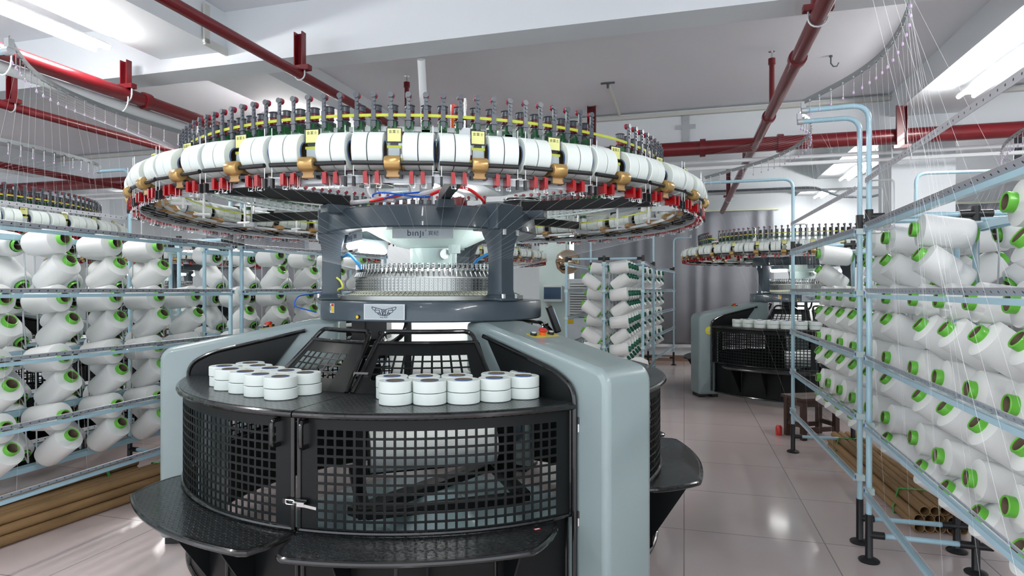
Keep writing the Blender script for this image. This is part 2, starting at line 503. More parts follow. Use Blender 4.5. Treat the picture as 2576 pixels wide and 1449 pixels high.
hanger(-1.02, 7.05, 3.6, 2.6, 0.05, 'tall red channel post rising behind the right of the feeder ring', wide=0.09, ring=False)
hanger(2.13, 7.09, 3.37, 2.95, 0.078, 'double red channel hanger on the thick red main at right', wide=0.09)
for (w, v, lab) in ((0.733, 5.75, 'red upright sprinkler beside the diagonal red pipe'), (0.733, 8.3, 'far red upright sprinkler under the lower yarn guide'), (-2.58, 5.46, 'red upright sprinkler behind the feeder ring')):
    e = empty('sprinkler', rw(w, v, 3.05)); tag(e, lab, 'sprinkler')
    b = MB(); b.cyl((0, 0, 0), (0, 0, 0.42), 0.022, n=12); b.cyl((0, 0, 0.40), (0, 0, 0.45), 0.03, n=12); b.obj('drop_pipe', 'pipe_red', parent=e)
    b = MB(); b.cyl((0, 0, 0.45), (0, 0, 0.51), 0.007, n=8); b.cyl((0, 0, 0.51), (0, 0, 0.513), 0.028, n=16); b.obj('sprinkler_head', 'chrome', parent=e)
b = MB(); b.cyl(rw(-1.85, 4.16, 3.18), rw(-2.05, 4.75, 2.35), 0.03, n=12)
tag(b.obj('white_brace', 'white_gloss'), 'white slanting tube brace under the near beam', 'brace')
b = MB(); b.tube([rw(1.27, 6.1, 3.6), rw(1.27, 6.1, 3.53), rw(1.29, 6.1, 3.5), rw(1.32, 6.1, 3.5), rw(1.335, 6.1, 3.53)], 0.006, 6); b.cyl(rw(1.27, 6.1, 3.6), rw(1.27, 6.1, 3.585), 0.014, n=10)
tag(b.obj('ceiling_hook', 'feeder_grey'), 'small grey hook in the ceiling right of the diagonal pipe', 'hook')
b = MB(); b.box((0.0, 0, 0), (0.14, 0.02, 0.012)); b.cyl((0, 0, -0.05), (0, 0, 0), 0.012, n=8)
tag(b.obj('anchor_plate', 'feeder_grey', loc=rw(-0.745, 6.28, ZC - 0.01), rotz=ROT), 'small dark anchor plate on the bare ceiling', 'bracket')
b = MB(); b.box((0, 0, 0), (0.08, 0.012, 0.42)); b.box((0, -0.004, 0.06), (0.22, 0.012, 0.05))
for z in (0.14, -0.1): b.cyl((0, -0.02, z), (0, 0, z), 0.012, n=8)
tag(b.obj('wall_bracket', 'aluminium', loc=rw(0.02, 7.49, 3.34), rotz=ROT), 'galvanised cross-shaped bracket on the beam above the red main', 'bracket')
b = MB(); b.box((0, 0, 0), (0.07, 0.012, 0.5))
tag(b.obj('wall_bracket', 'feeder_grey', loc=rw(3.3, 7.49, 2.9), rotz=ROT), 'dark strip bracket on the white column at right', 'bracket')

# ceiling lamps
def lamp(w, v0, v1, z, label, n=1):
    e = empty('fluorescent_lamp', rw(w, (v0 + v1) / 2, z), ROT); tag(e, label, 'lamp')
    L = v1 - v0
    b = MB()
    b.prism([(-0.065, 0.01), (-0.03, 0.035), (0.03, 0.035), (0.065, 0.01)], -L / 2, L / 2, R=Matrix.Rotation(pi / 2, 3, 'X'))
    b.obj('reflector', 'reflector_white', parent=e)
    for x in (-0.06, 0.06):
        b = MB(); b.cyl((x, -L / 2 + 0.02, -0.012), (x, L / 2 - 0.02, -0.012), 0.018, n=10)
        b.obj('lamp_tube', 'tube_light', parent=e)
    return e
LB = 'bright white fluorescent tube lamp '
for (w, v0, v1, z, lab) in [
    (2.46, 4.7, 6.5, 3.26, 'under the right long beam, nearest the camera'), (2.46, 8.9, 10.9, 3.26, 'under the right long beam, second from the camera'),
    (2.46, 11.8, 12.9, 3.26, 'under the right long beam, farthest away'), (2.46, -0.5, 1.8, 3.26, 'over the right yarn rack, added out of view for light'),  # second lamp here is added out of view for extra illumination
    (-3.98, 1.6, 3.45, 3.22, 'at the upper left corner beside the long beam'), (-3.98, 5.2, 6.9, 3.22, 'under the left long beam behind the feeder ring'),
    (-3.98, 8.9, 10.7, 3.22, 'deep behind the centre machine'), (-0.6, -1.0, 1.0, 3.4, 'added unseen for light, behind and above the photographer'),  # second lamp here is an unseen addition that fills light from behind
    (-9.85, 3.0, 5.0, 3.22, 'above the far left machine'), (-9.85, 9.0, 11.0, 3.22, 'in the far left corner of the hall'),
    (-3.98, -2.4, -0.6, 3.22, 'added unseen for light, on the left beam behind the photographer')]:  # unseen lamp behind the camera, added to light the scene
    lamp(w, v0, v1, z, LB + lab)

# curtains
def curtain(w0, w1, z0, z1, label, v=VB - 0.13, seed=1):
    rnd = random.Random(seed); b = MB(); n = int((w1 - w0) / 0.022); vs = []
    ph = 0
    for i in range(n + 1):
        w = w0 + (w1 - w0) * i / n
        ph += 0.72 + 0.35 * sin(i * 0.11 + seed)
        a = 0.045 + 0.012 * sin(i * 0.23)
        for z, k in ((z0, 1.0), (z0 + (z1 - z0) * 0.5, 0.85), (z1 - 0.12, 0.6), (z1, 0.45)):
            vs.append((w, v + a * k * sin(ph * 0.5 + 0.15 * (z1 - z)), z))
    fs = [(i * 4 + j, (i + 1) * 4 + j, (i + 1) * 4 + j + 1, i * 4 + j + 1) for i in range(n) for j in range(3)]
    b.add(vs, fs)
    wc = (w0 + w1) / 2
    e = empty('curtain', rw(wc, v, z0), ROT); tag(e, label, 'curtain')
    b.v = [(x - wc, y - v, z - z0) for x, y, z in b.v]
    b.obj('drape', 'curtain_grey', parent=e, smooth=80, solid=0.004)
    r = MB(); r.box((0, VB - 0.05 - v, z1 + 0.03 - z0), (w1 - w0 + 0.2, 0.1, 0.035))
    r.obj('curtain_rail', 'cream', parent=e)
    return e
curtain(-2.3, 1.72, 0.40, 3.08, 'tall grey pleated curtain behind the middle yarn rack', seed=1)
curtain(4.1, 6.9, 0.40, 3.08, 'grey pleated curtain at far right behind the yarn cones', seed=2)
curtain(-7.9, -4.3, 0.40, 3.02, 'grey curtain glimpsed left of the big machine', seed=3)
curtain(-11.9, -9.0, 0.40, 3.02, 'grey curtain in the far left corner', seed=4)

# ================================================================ KNITTING MACHINE
AX = Vector((-0.50, 3.91, 0))
LEGS = (186.0, 310.0, 67.0)
COLS = (195.0, 315.0, 75.0)
ARMS = [42.5 + 60 * k for k in range(6)]
SECT = [(193.2, 303.2, 253.5), (317.0, 420.0, 372.0), (74.0, 179.0, 125.0)]   # guard sectors and their door seam
RT = 1.42          # table radius

def leg_matrix(a):
    t = radians(a)
    return Matrix(((cos(t), -sin(t), 0, 0), (sin(t), cos(t), 0, 0), (0, 0, 1, 0), (0, 0, 0, 1)))

def smooth_path(pts, r=0.05, n=5):
    """round the corners of a polyline"""
    P = [Vector(p) for p in pts]; out = [P[0]]
    for i in range(1, len(P) - 1):
        a, c, b2 = P[i - 1], P[i], P[i + 1]
        d1 = (a - c); d2 = (b2 - c)
        k = min(r, d1.length * 0.45, d2.length * 0.45)
        p, q = c + d1.normalized() * k, c + d2.normalized() * k
        for j in range(n + 1):
            t = j / n
            out.append(p.lerp(c, t).lerp(c.lerp(q, t), t))
    out.append(P[-1]); return out

def perforated(name, fmap, U, V, cells, m, parent, solid=0.003, sub=1):
    """sheet over the parameter grid U x V, faces in `cells` left open"""
    b = MB(); nu, nv = len(U), len(V)
    vs = [fmap(u, v) for u in U for v in V]
    fs = []
    for i in range(nu - 1):
        for j in range(nv - 1):
            if (i, j) in cells: continue
            fs.append((i * nv + j, (i + 1) * nv + j, (i + 1) * nv + j + 1, i * nv + j + 1))
    b.add(vs, fs)
    return b.obj(name, m, parent=parent, smooth=0, solid=solid)

def grid_lines(lo, h0, h1, hi, pitch_n, hole=0.74):
    """lines: lo, then n holes between h0 and h1 separated by bars, hi. returns lines, indices of hole intervals"""
    p = (h1 - h0) / (pitch_n - (1 - hole)); L = [lo]; holes = []
    for k in range(pitch_n):
        L.append(h0 + k * p); holes.append(len(L) - 1); L.append(h0 + k * p + p * hole)
    L.append(hi); return L, holes

def build_machine():
    root = empty('knitting_machine', AX)
    # ---------- bed
    b = MB(); b.lathe([(0.50, 1.325), (0.676, 1.325), (0.684, 1.332), (0.684, 1.425), (0.677, 1.435), (0.50, 1.435)], 96, closed=True)
    b.obj('bed_plate', 'dark_paint', root)
    # ---------- legs
    outer = [(1.50 + 0.085 * sin(t), 1.08 + 0.085 * cos(t)) for t in [radians(8 + 82 * k / 7) for k in range(8)]]
    prof = [(0.56, 1.324), (0.72, 1.322)] + outer + [(1.585, 0.04), (1.29, 0.04), (1.29, 0.88), (1.22, 0.96), (0.95, 1.0), (0.70, 1.02), (0.56, 1.05)]
    for k, a in enumerate(LEGS):
        b = MB(); b.prism(prof, -0.155, 0.155, R=Matrix.Rotation(pi / 2, 3, 'X'))
        lg = b.obj('leg', 'leg_paint', root, bevel=0.03); lg.matrix_local = leg_matrix(a)
        f = MB()
        for x in (1.34, 1.52):
            f = MB(); f.box((x, 0, 0.02), (0.09, 0.24, 0.04)); f.obj('foot_pad', 'black_plastic', lg)
        # push-button station on the sloping top
        sl = (1.322 - 1.164) / (0.72 - 1.50); R = Matrix.Rotation(-atan2(sl, 1), 3, 'Y')
        def top(x, h=0.0): return (x, 0, 1.322 + (x - 0.72) * sl + h)
        bs = MB(); bs.T = Matrix.Translation(top(1.0)) @ R.to_4x4()
        bs.box((0, 0.02, 0.0015), (0.07, 0.17, 0.003)); s = bs.obj('button_plate', 'plate_yellow', lg)
        bs = MB(); bs.T = Matrix.Translation(top(1.0)) @ R.to_4x4()
        for y in (0.075, -0.045):
            bs = MB(); bs.T = Matrix.Translation(top(1.0)) @ R.to_4x4()
            bs.cyl((0, y, 0), (0, y, 0.016), 0.017, n=16); bs.cur = 1; bs.cyl((0, y, 0.016), (0, y, 0.02), 0.012, n=16)
            bs.obj('push_button', ['black_plastic', 'white_gloss'], lg)
        bs = MB(); bs.T = Matrix.Translation(top(1.0)) @ R.to_4x4()
        bs.cyl((0, 0.015, 0), (0, 0.015, 0.018), 0.017, n=16); bs.obj('stop_button_collar', 'orange_plastic', lg)
        bs = MB(); bs.T = Matrix.Translation(top(1.0)) @ R.to_4x4()
        bs.lathe([(0.0, 0.018), (0.018, 0.018), (0.023, 0.024), (0.023, 0.03), (0.017, 0.036), (0, 0.038)], 18, c=(0, 0.015, 0)); bs.obj('stop_button', 'button_red', lg)
    # ---------- columns and top frame
    for a in COLS:
        b = MB(); b.T = tang(0.62, a, 0)
        sec = [(-0.052, -0.055), (0.052, -0.055), (0.062, 0.0), (0.052, 0.06), (-0.052, 0.06), (-0.062, 0.0)]
        n = len(sec)
        prof_z = [(1.435, 1.35), (1.452, 1.35), (1.47, 1.02), (1.50, 0.95), (1.70, 0.95), (1.76, 1.08), (1.81, 1.35), (1.835, 1.45)]
        vs = []; fs = []
        for z, s in prof_z:
            for x, y in sec: vs.append((x * s, y * s, z))
        for i in range(len(prof_z) - 1):
            for j in range(n):
                fs.append((i * n + j, i * n + (j + 1) % n, (i + 1) * n + (j + 1) % n, (i + 1) * n + j))
        fs += [tuple(reversed(range(n))), tuple(range((len(prof_z) - 1) * n, len(prof_z) * n))]
        b.add(vs, fs); c = b.obj('column', 'dark_paint', root, bevel=0.006)
        for x in (-0.05, 0.05):
            for (y, z0_, z1_) in ((-0.07, 1.45, 1.474), (-0.078, 1.80, 1.83)):
                bl = MB(); bl.T = tang(0.62, a, 0); bl.cyl((x, y, z0_), (x, y, z1_), 0.012, n=8)
                bl.obj('column_bolt', 'chrome', c)
    for a in COLS:
        b = MB(); b.T = tang(0.64, a, 0)
        b.prism([(-0.10, -0.055), (0.10, -0.055), (0.12, 0.0), (0.12, 0.13), (-0.12, 0.13), (-0.12, 0.0)], 1.828, 1.972)
        b.obj('corner_block', 'dark_paint', root, bevel=0.008)
    b = MB(); b.lathe([(0.50, 1.835), (0.648, 1.832), (0.655, 1.84), (0.640, 1.945), (0.628, 1.955), (0.52, 1.965), (0.50, 1.955)], 96, closed=True)
    b.obj('top_frame', 'dark_paint', root)
    # ---------- six black beams carrying the outer rings
    for a in ARMS:
        b = MB(); b.T = tang(0, a, 0)
        b.box((0, -0.98, 2.0), (0.05, 0.78, 0.055)); arm = b.obj('support_beam', 'black_paint', root, bevel=0.003)
        b = MB(); b.T = tang(0, a, 0)
        b.prism([(-0.045, -0.60), (0.045, -0.60), (0.045, -0.735), (-0.045, -0.735)], 1.925, 1.972)
        b.obj('beam_bracket', 'dark_paint', arm, bevel=0.005)
        b = MB(); b.cyl(pol(1.385, a, 1.93), pol(1.385, a, 2.29), 0.0135, n=14)
        b.obj('upright_rod', 'chrome', arm)
        b = MB(); b.T = tang(0, a, 0)
        b.box((0, -1.48, 1.955), (0.03, 0.24, 0.03)); b.obj('ring_bracket', 'aluminium', arm)
        b = MB(); b.T = tang(0, a, 0); b.box((0, -1.385, 2.14), (0.045, 0.05, 0.05)); b.obj('rod_clamp', 'aluminium', arm)
    # ---------- needle cylinder unit
    b = MB(); b.lathe([(0.44, 1.435), (0.565, 1.435), (0.570, 1.439), (0.570, 1.463), (0.44, 1.466)], 96, closed=True); b.obj('base_ring', 'steel', root)
    b = MB(); b.lathe([(0.44, 1.466), (0.55, 1.466), (0.482, 1.490), (0.44, 1.492)], 120, closed=True)
    b.cur = 1
    for i in range(120):
        a = 3 * i
        b.T = tang(0.52, a + 1.5, 1.4765) @ Matrix.Rotation(radians(19.5), 4, 'X')
        b.box((0, 0, 0.001), (0.0012, 0.06, 0.002)); b.cyl((0.012, 0.0, 0), (0.012, 0, 0.002), 0.0035, n=6)
    b.T = None
    b.obj('numbered_skirt', ['cream', 'feeder_grey'], root)
    b = MB(); b.lathe([(0.42, 1.485), (0.474, 1.485), (0.474, 1.566), (0.42, 1.566)], 120, closed=True)
    b.cur = 1
    for i in range(120):
        b.T = tang(0.4745, 3 * i, 1.525); b.box((0.0124, 0, 0), (0.001, 0.002, 0.08))
    b.cur = 2
    for i in range(120):
        for z in (1.503, 1.519, 1.535, 1.551):
            b.T = tang(0.4745, 3 * i, z)
            b.cyl((0, 0, 0), (0, -0.004, 0), 0.0052, n=8)
    b.cur = 3
    for i in range(120):
        for z in (1.503, 1.519, 1.535, 1.551):
            b.T = tang(0.4786, 3 * i, z)
            b.cyl((0, 0, 0), (0, -0.0006, 0), 0.003, n=6)
    b.T = None
    b.obj('cam_box', ['steel', 'feeder_grey', 'chrome', 'ink_navy'], root)
    b = MB(); b.arc(0.40, 0.468, 1.570, 1.578, 0, 360, 96); b.arc(0.40, 0.45, 1.578, 1.612, 0, 360, 96); b.obj('carrier_ring', 'steel', root)
    cm = MB()
    cm.box((0, -0.012, 0.012), (0.010, 0.012, 0.026)); cm.cyl((0, -0.02, 0.006), (0.002, -0.03, -0.016), 0.0055, 0.002, n=8)
    cm.cyl((-0.006, -0.006, 0.032), (0.008, -0.006, 0.032), 0.007, n=10); cm.cyl((0.006, -0.018, 0.022), (0.006, -0.018, 0.046), 0.003, n=6)
    cm.box((0.003, -0.002, 0.044), (0.014, 0.02, 0.005))
    cme = cm.mesh('yarn_carrier', 'chrome')
    for i in range(96):
        link('yarn_carrier', cme, root, mtx=tang(0.452, 3.75 * i, 1.592) @ Matrix.Scale(1.2, 4))
    # dial, hub and cone
    b = MB(); b.lathe([(0, 1.615), (0.40, 1.615), (0.405, 1.62), (0.40, 1.626), (0.17, 1.63), (0, 1.632)], 64); b.obj('dial_plate', 'white_gloss', root)
    b = MB(); b.lathe([(0.12, 1.63), (0.12, 1.645), (0.14, 1.648), (0.143, 1.66), (0.146, 1.662), (0.146, 1.755), (0.13, 1.757), (0, 1.757)], 56); b.obj('dial_hub', 'mint_paint', root)
    b = MB(); b.lathe([(0.0, 1.755), (0.17, 1.757), (0.22, 1.77), (0.345, 1.83), (0.40, 1.86), (0.50, 1.90), (0.50, 1.93), (0, 1.93)], 64); b.obj('cone_cover', 'mint_paint', root)
    b = MB(); b.T = tang(0.0, 284, 0)
    b.lathe([(0.0, -0.02), (0.03, -0.02), (0.03, 0.02), (0, 0.02)], 24, R=Matrix.Rotation(pi / 2, 3, 'X'), c=(0.05, -0.16, 1.715)); b.obj('pressure_gauge', 'chrome', root)
    b = MB(); b.T = tang(0.0, 294, 0)
    b.box((0.05, -0.27, 1.74), (0.055, 0.06, 0.05)); b.cyl((0.05, -0.27, 1.64), (0.05, -0.27, 1.72), 0.014, n=12); b.obj('height_gauge', 'mint_paint', root)
    # lamps below brand panels
    for k in range(6):
        a = 271 - 58 * 0 + 60 * k
        T = tang(0.515, a, 1.808)
        b = MB(); b.T = T
        b.box((0, 0, 0), (0.335, 0.008, 0.054)); b.cur = 1
        b.text('b\u0131n\u0237\u0131', 0.052, T @ Matrix.Translation((-0.042, -0.0046, 0.0)) @ RX90, 0.0004, 1.05) if False else None
        b.T = None
        b.text('bınȷı', 0.050, T @ Matrix.Translation((-0.040, -0.0046, 0.002)) @ RX90, 0.0004, 1.1)
        b.text('宾纪', 0.028, T @ Matrix.Translation((0.058, -0.0046, 0.0)) @ RX90, 0.0004, 1.1)
        b.T = T
        ring = [(0.016 + 0.003 * cos(q), -0.0046, 0.016 + 0.003 * sin(q)) for q in [2 * pi * j / 10 for j in range(10)]]
        b.tube(ring, 0.0007, 4, closed=True)
        p = b.obj('brand_panel', ['panel_paint', 'ink_navy'], root)
        if k in (0, 3): continue
        b = MB(); b.T = tang(0.50, a, 1.762)
        pts = [(-0.13, 0), (0.13, 0)]
        b.lathe([(0, -0.13), (0.016, -0.125), (0.022, -0.115), (0.022, 0.115), (0.016, 0.125), (0, 0.13)], 14, R=RY90)
        b.obj('work_lamp', 'work_lamp', p)
    # ---------- logo plate, stickers
    T = tang(0.689, 255.5, 1.381)
    b = MB(); b.T = T; b.box((0, 0, 0), (0.236, 0.006, 0.084)); pl = b.obj('logo_plate', 'aluminium', root, bevel=0.002)
    b = MB(); b.T = T; b.box((0, -0.003, 0), (0.222, 0.002, 0.072)); b.obj('plate_face', 'panel_paint', pl)
    b = MB(); b.T = T @ Matrix.Translation((0, -0.0045, 0.0))
    def wing(s):
        def L(*pts): b.tube([(s * x * 0.001, 0, z * 0.001) for x, z in pts], 0.0016, 5)
        L((9, 12), (16, 15), (70, 27)); L((70, 27), (67, 17), (60, 11), (50, 9)); L((50, 9), (46, 21))
        L((50, 9), (24, 7), (26, 20)) if False else L((50, 9), (28, 10), (24, 4))
        L((53, 9), (51, 2), (45, -3), (36, -5)); L((36, -5), (26, -6), (30, 9)) if False else L((36, -5), (23, -3))
        L((37, -5), (34, -11), (24, -16), (10, -18), (0, -18)); L((34, -9), (20, -9)); L((16, 15), (12, 12), (12, 0), (9, -6), (9, -15), (12, -18))
        L((28, 10), (22, -4), (17, -14), (15, -18))
    wing(1); wing(-1)
    b.tube([(x * 0.001, 0, z * 0.001) for x, z in [(-6, -17), (-6, 12), (-4, 14), (4, 14), (7, 10), (7, 4), (3, 0), (8, -4), (8, -11), (5, -15), (-1, -15)]], 0.0016, 5)
    b.tube([(x * 0.001, 0, z * 0.001) for x, z in [(-1, -12), (-1, 9), (2, 9), (3, 6), (0, 0)]], 0.001, 5)
    b.T = None
    b.text('bınȷı 宾纪', 0.011, T @ Matrix.Translation((0, -0.0045, -0.028)) @ RX90, 0.0002)
    b.obj('winged_emblem', 'ink_navy', pl)
    b = MB(); b.T = tang(0.686, 222.5, 1.395); b.box((0, 0, 0), (0.045, 0.003, 0.052)); b.cur = 1; b.box((0.008, -0.002, -0.006), (0.026, 0.002, 0.034)); b.cur = 2; b.box((0.008, -0.002, 0.018), (0.026, 0.002, 0.012))
    b.cur = 3; b.box((-0.014, -0.002, 0.0), (0.004, 0.002, 0.03))
    b.obj('warning_sticker', ['sticker_white', 'dot_yellow', 'sticker_red', 'feeder_grey'], root)
    b = MB(); b.T = tang(0.686, 241.5, 1.352); b.cyl((0, 0.002, 0), (0, -0.004, 0), 0.012, n=20); b.cur = 1; b.cyl((0, -0.004, 0), (0, -0.006, 0), 0.009, n=20)
    b.obj('level_plug', ['black_plastic', 'dot_yellow'], root)
    # control monitor on the right of the bed
    b = MB(); b.T = tang(0.76, 359, 1.315) @ Matrix.Rotation(radians(-20), 4, 'X')
    b.box((0, 0, 0), (0.24, 0.04, 0.17)); mo = b.obj('control_monitor', 'black_plastic', root, bevel=0.01)
    b = MB(); b.T = tang(0.76, 359, 1.315) @ Matrix.Rotation(radians(-20), 4, 'X')
    b.box((0, -0.021, 0.005), (0.19, 0.004, 0.12)); b.obj('screen', 'screen_lit', mo)
    # ---------- fabric and take-down
    b = MB(); n = 40; vs = []; prof_f = [(1.42, 0.32, 0.12), (1.25, 0.30, 0.09), (1.02, 0.27, 0.05), (0.90, 0.26, 0.02)]
    for z, ax, ay in prof_f:
        for i in range(n):
            q = 2 * pi * i / n; vs.append((ax * cos(q), ay * sin(q), z))
    b.add(vs, [(i * n + j, i * n + (j + 1) % n, (i + 1) * n + (j + 1) % n, (i + 1) * n + j) for i in range(3) for j in range(n)])
    b.obj('knitted_fabric', 'fabric_white', root, solid=0.002)
    tdm = Matrix.Rotation(radians(18), 4, 'Z')
    b = MB(); b.T = tdm
    for z, y in ((0.885, 0.03), (0.885, -0.035), (0.83, 0.0)):
        b = MB(); b.T = tdm; b.cyl((-0.42, y, z), (0.42, y, z), 0.028, n=16); b.obj('takedown_roller', 'steel', root)
    b = MB(); b.T = tdm
    for s in (-1, 1):
        b.box((s * 0.46, 0, 0.62), (0.05, 0.34, 0.62)); b.box((s * 0.46, 0.0, 0.28), (0.07, 0.9, 0.06))
    b.box((0, 0.42, 0.27), (0.9, 0.07, 0.05)); b.box((0, -0.42, 0.27), (0.9, 0.07, 0.05))
    b.box((0, 0, 0.26), (1.25, 0.12, 0.05), Matrix.Rotation(radians(35), 3, 'Z'))
    b.obj('takedown_frame', 'black_paint', root, bevel=0.006)
    b = MB(); b.T = tdm @ Matrix.Rotation(radians(90), 4, 'Y')
    b.T = tdm; b.lathe([(0, -0.40), (0.12, -0.40), (0.125, -0.395), (0.125, 0.395), (0.12, 0.40), (0, 0.40)], 40, R=RY90, c=(0, 0.0, 0.50)); b.obj('cloth_roll', 'fabric_white', root)
    b = MB(); b.T = tdm; b.lathe([(0, -0.03), (0.16, -0.03), (0.17, 0), (0.16, 0.03), (0, 0.03)], 36, R=RY90, c=(0.52, -0.03, 0.66)); b.obj('drive_wheel', 'dark_paint', root)
    b = MB(); b.lathe([(0, 0.0), (0.95, 0.0), (0.95, 0.035), (0.93, 0.045), (0.30, 0.05), (0.26, 0.09), (0.16, 0.20), (0.14, 0.235), (0, 0.235)], 72); b.obj('machine_base', 'base_plate', root)
    b = MB(); b.box((-0.30, -0.30, 1.27), (0.16, 0.14, 0.11)); b.box((-0.38, -0.36, 1.24), (0.07, 0.07, 0.16)); b.obj('bed_motor', 'black_plastic', root)
    b = MB(); b.tube(smooth_path([(-0.30, -0.30, 1.30), (-0.20, -0.45, 1.18), (-0.10, -0.50, 1.25), (-0.08, -0.48, 1.33)], 0.06), 0.014, 8); b.obj('motor_cable', 'black_gloss', root)
    b = MB(); b.cyl((-0.1, -0.36, 1.325), (-0.1, -0.36, 0.90), 0.022, n=12); b.obj('spreader_rod', 'black_paint', root)
    for a in (246, 292, 90):  # added tubes, hidden by the bed ring, only to brighten the fabric
        b = MB(); b.T = tang(0.41, a, 1.40)
        b.lathe([(0, -0.15), (0.016, -0.145), (0.016, 0.145), (0, 0.15)], 12, R=RY90); b.obj('added_fill_light', 'fill_glow', root)
    # ---------- guard sectors
    for si, (a0, a1, am) in enumerate(SECT):
        for hi, (h0, h1) in enumerate(((a0, am - 0.12), (am + 0.12, a1))):
            # table half with diamond pattern
            b = MB(); b.arc(0.97, RT, 0.985, 1.0, h0, h1, 40); tb = b.obj('table_top', 'diamond_plate', root)
            b = MB(); b.tube([pol(RT + 0.002, h0 + (h1 - h0) * i / 40, 0.984) for i in range(41)], 0.0145, 10)
            b.tube([pol(0.98 + (RT - 0.98) * i / 4, h1 if hi == 0 else h0, 0.986) for i in range(5)], 0.009, 8)
            b.obj('table_rim', 'black_gloss', tb)
            # perforated cylindrical door
            span = h1 - h0
            d0, d1 = (h0 + 0.3, h1 - 0.5) if hi == 0 else (h0 + 0.5, h1 - 0.3)
            g0, g1 = (d0 + 3.2, d1 - 3.6) if hi == 0 else (d0 + 3.4, d1 - 3.2)
            nc = max(6, int(round((g1 - g0) / 1.66)))
            U, hu = grid_lines(d0, g0, g1, d1, nc)
            V, hv = grid_lines(0.50, 0.517, 0.922, 0.982, 11)
            dr = perforated('guard_door', lambda u, v: pol(1.40, u, v), U, V, {(i, j) for i in hu for j in hv}, 'black_paint', root, 0.004)
            b = MB(); b.tube([pol(1.402, d0, 0.98), pol(1.402, d0, 0.50)], 0.010, 8); b.tube([pol(1.402, d1, 0.98), pol(1.402, d1, 0.50)], 0.010, 8)
            b.tube([pol(1.402, d0 + (d1 - d0) * i / 30, 0.502) for i in range(31)], 0.010, 8)
            b.obj('door_frame', 'black_gloss', dr)
            ah = h1 - 3.4 if hi == 0 else h0 + 1.9
            b = MB(); b.tube(smooth_path([pol(1.40, ah, 0.955), pol(1.445, ah, 0.955), pol(1.445, ah, 0.85), pol(1.40, ah, 0.85)], 0.022), 0.0105, 10); b.obj('door_handle', 'black_gloss', dr)
            ag = h0 if hi == 0 else h1
            for z in (0.905, 0.49):
                b = MB(); b.cyl(pol(1.425, ag + (-0.6 if hi == 0 else 0.6), z - 0.035), pol(1.425, ag + (-0.6 if hi == 0 else 0.6), z), 0.009, n=10)
                b.cur = 1; b.cyl(pol(1.425, ag + (-0.6 if hi == 0 else 0.6), z), pol(1.425, ag + (-0.6 if hi == 0 else 0.6), z + 0.03), 0.0095, n=10)
                b.box(pol(1.41, ag + (-0.2 if hi == 0 else 0.2), z + 0.02), (0.02, 0.02, 0.03)); b.cur = 0
                b.obj('hinge', ['chrome', 'black_gloss'], dr)
            # footboard with cut corners
            s0, s1 = (h0 + 10.0, h1 - 0.3) if hi == 0 else (h0 + 0.3, h1 - 4.2)
            vs = []; N = 44; cut0, cut1 = (9, 3.2) if hi == 0 else (3.2, 8)
            edge = []
            for i in range(N + 1):
                a = s0 + (s1 - s0) * i / N
                f = 1.0
                if a - s0 < cut0: t = (a - s0) / cut0; f = min(f, (1 - (1 - t) ** 2.4) if cut0 < 5 else t ** 0.75)
                if s1 - a < cut1: t = (s1 - a) / cut1; f = min(f, (1 - (1 - t) ** 2.4) if cut1 < 5 else t ** 0.75)
                ro = 1.412 + 0.212 * f; edge.append(pol(ro, a, 0.478))
                for r, z in ((1.39, 0.474), (ro, 0.474), (ro, 0.49), (1.39, 0.49)): vs.append(pol(r, a, z))
            fs = [(i * 4 + j, (i + 1) * 4 + j, (i + 1) * 4 + (j + 1) % 4, i * 4 + (j + 1) % 4) for i in range(N) for j in range(4)]
            fs += [(0, 1, 2, 3), tuple(N * 4 + q for q in (3, 2, 1, 0))]
            b = MB(); b.add(vs, fs); fb = b.obj('footboard', 'diamond_plate', root)
            b = MB(); b.tube(edge, 0.014, 10); b.obj('footboard_rim', 'black_gloss', fb)
            for q in range(3):
                a = s0 + (s1 - s0) * (0.2 + 0.3 * q)
                b = MB(); b.T = tang(0, a, 0)
                vs2 = [(x, -r, z) for x in (-0.004, 0.004) for r, z in ((1.375, 0.47), (1.58, 0.47), (1.375, 0.14))]
                b.add(vs2, [(0, 1, 2), (5, 4, 3), (0, 3, 4, 1), (1, 4, 5, 2), (2, 5, 3, 0)])
                b.obj('gusset', 'black_paint', fb, smooth=0)
            # lower skirt
            b = MB(); b.arc(1.368, 1.374, 0.09, 0.495, h0, h1, 30); sk = b.obj('lower_skirt', 'black_paint', root)
            b = MB(); b.tube([pol(1.378, h0 + (h1 - h0) * i / 30, 0.095) for i in range(31)], 0.012, 8)
            for a in (h0 + 0.5, h0 + span * 0.35, h0 + span * 0.7, h1 - 0.5): b.tube([pol(1.378, a, 0.095), pol(1.378, a, 0.49)], 0.008, 6)
            b.obj('skirt_frame', 'black_gloss', sk)
            # sloping perforated hood between table and bed
            k0, k1 = (h0 + 24, h1 - 1.0) if hi == 0 else (h0 + 0.6, h1 - 8)
            def cone(u, v): return pol(0.985 - 0.265 * v, u, 1.0 + 0.28 * v)
            gg0, gg1 = (k0 + 5, k1 - 7) if hi == 0 else (k0 + 4, k1 - 6)
            nh = max(5, int((gg1 - gg0) / 2.9))
            U, hu = grid_lines(k0, gg0, gg1, k1, nh, 0.78)
            V, hv = grid_lines(0.0, 0.20, 0.60, 0.80, 4, 0.80)
            hd = perforated('guard_hood', cone, U, V, {(i, j) for i in hu for j in hv}, 'black_paint', root, 0.003)
            pts = [cone(k0, 0.0)] + [cone(k0 + (2.0), 1.0)] + [cone(k0 + (k1 - k0) * t, 1.0) for t in (0.25, 0.4, 0.6, 0.75)] + [cone(k1 - 2.0, 1.0), cone(k1, 0.0)]
            b = MB(); b.tube(smooth_path(pts, 0.05), 0.0125, 10)
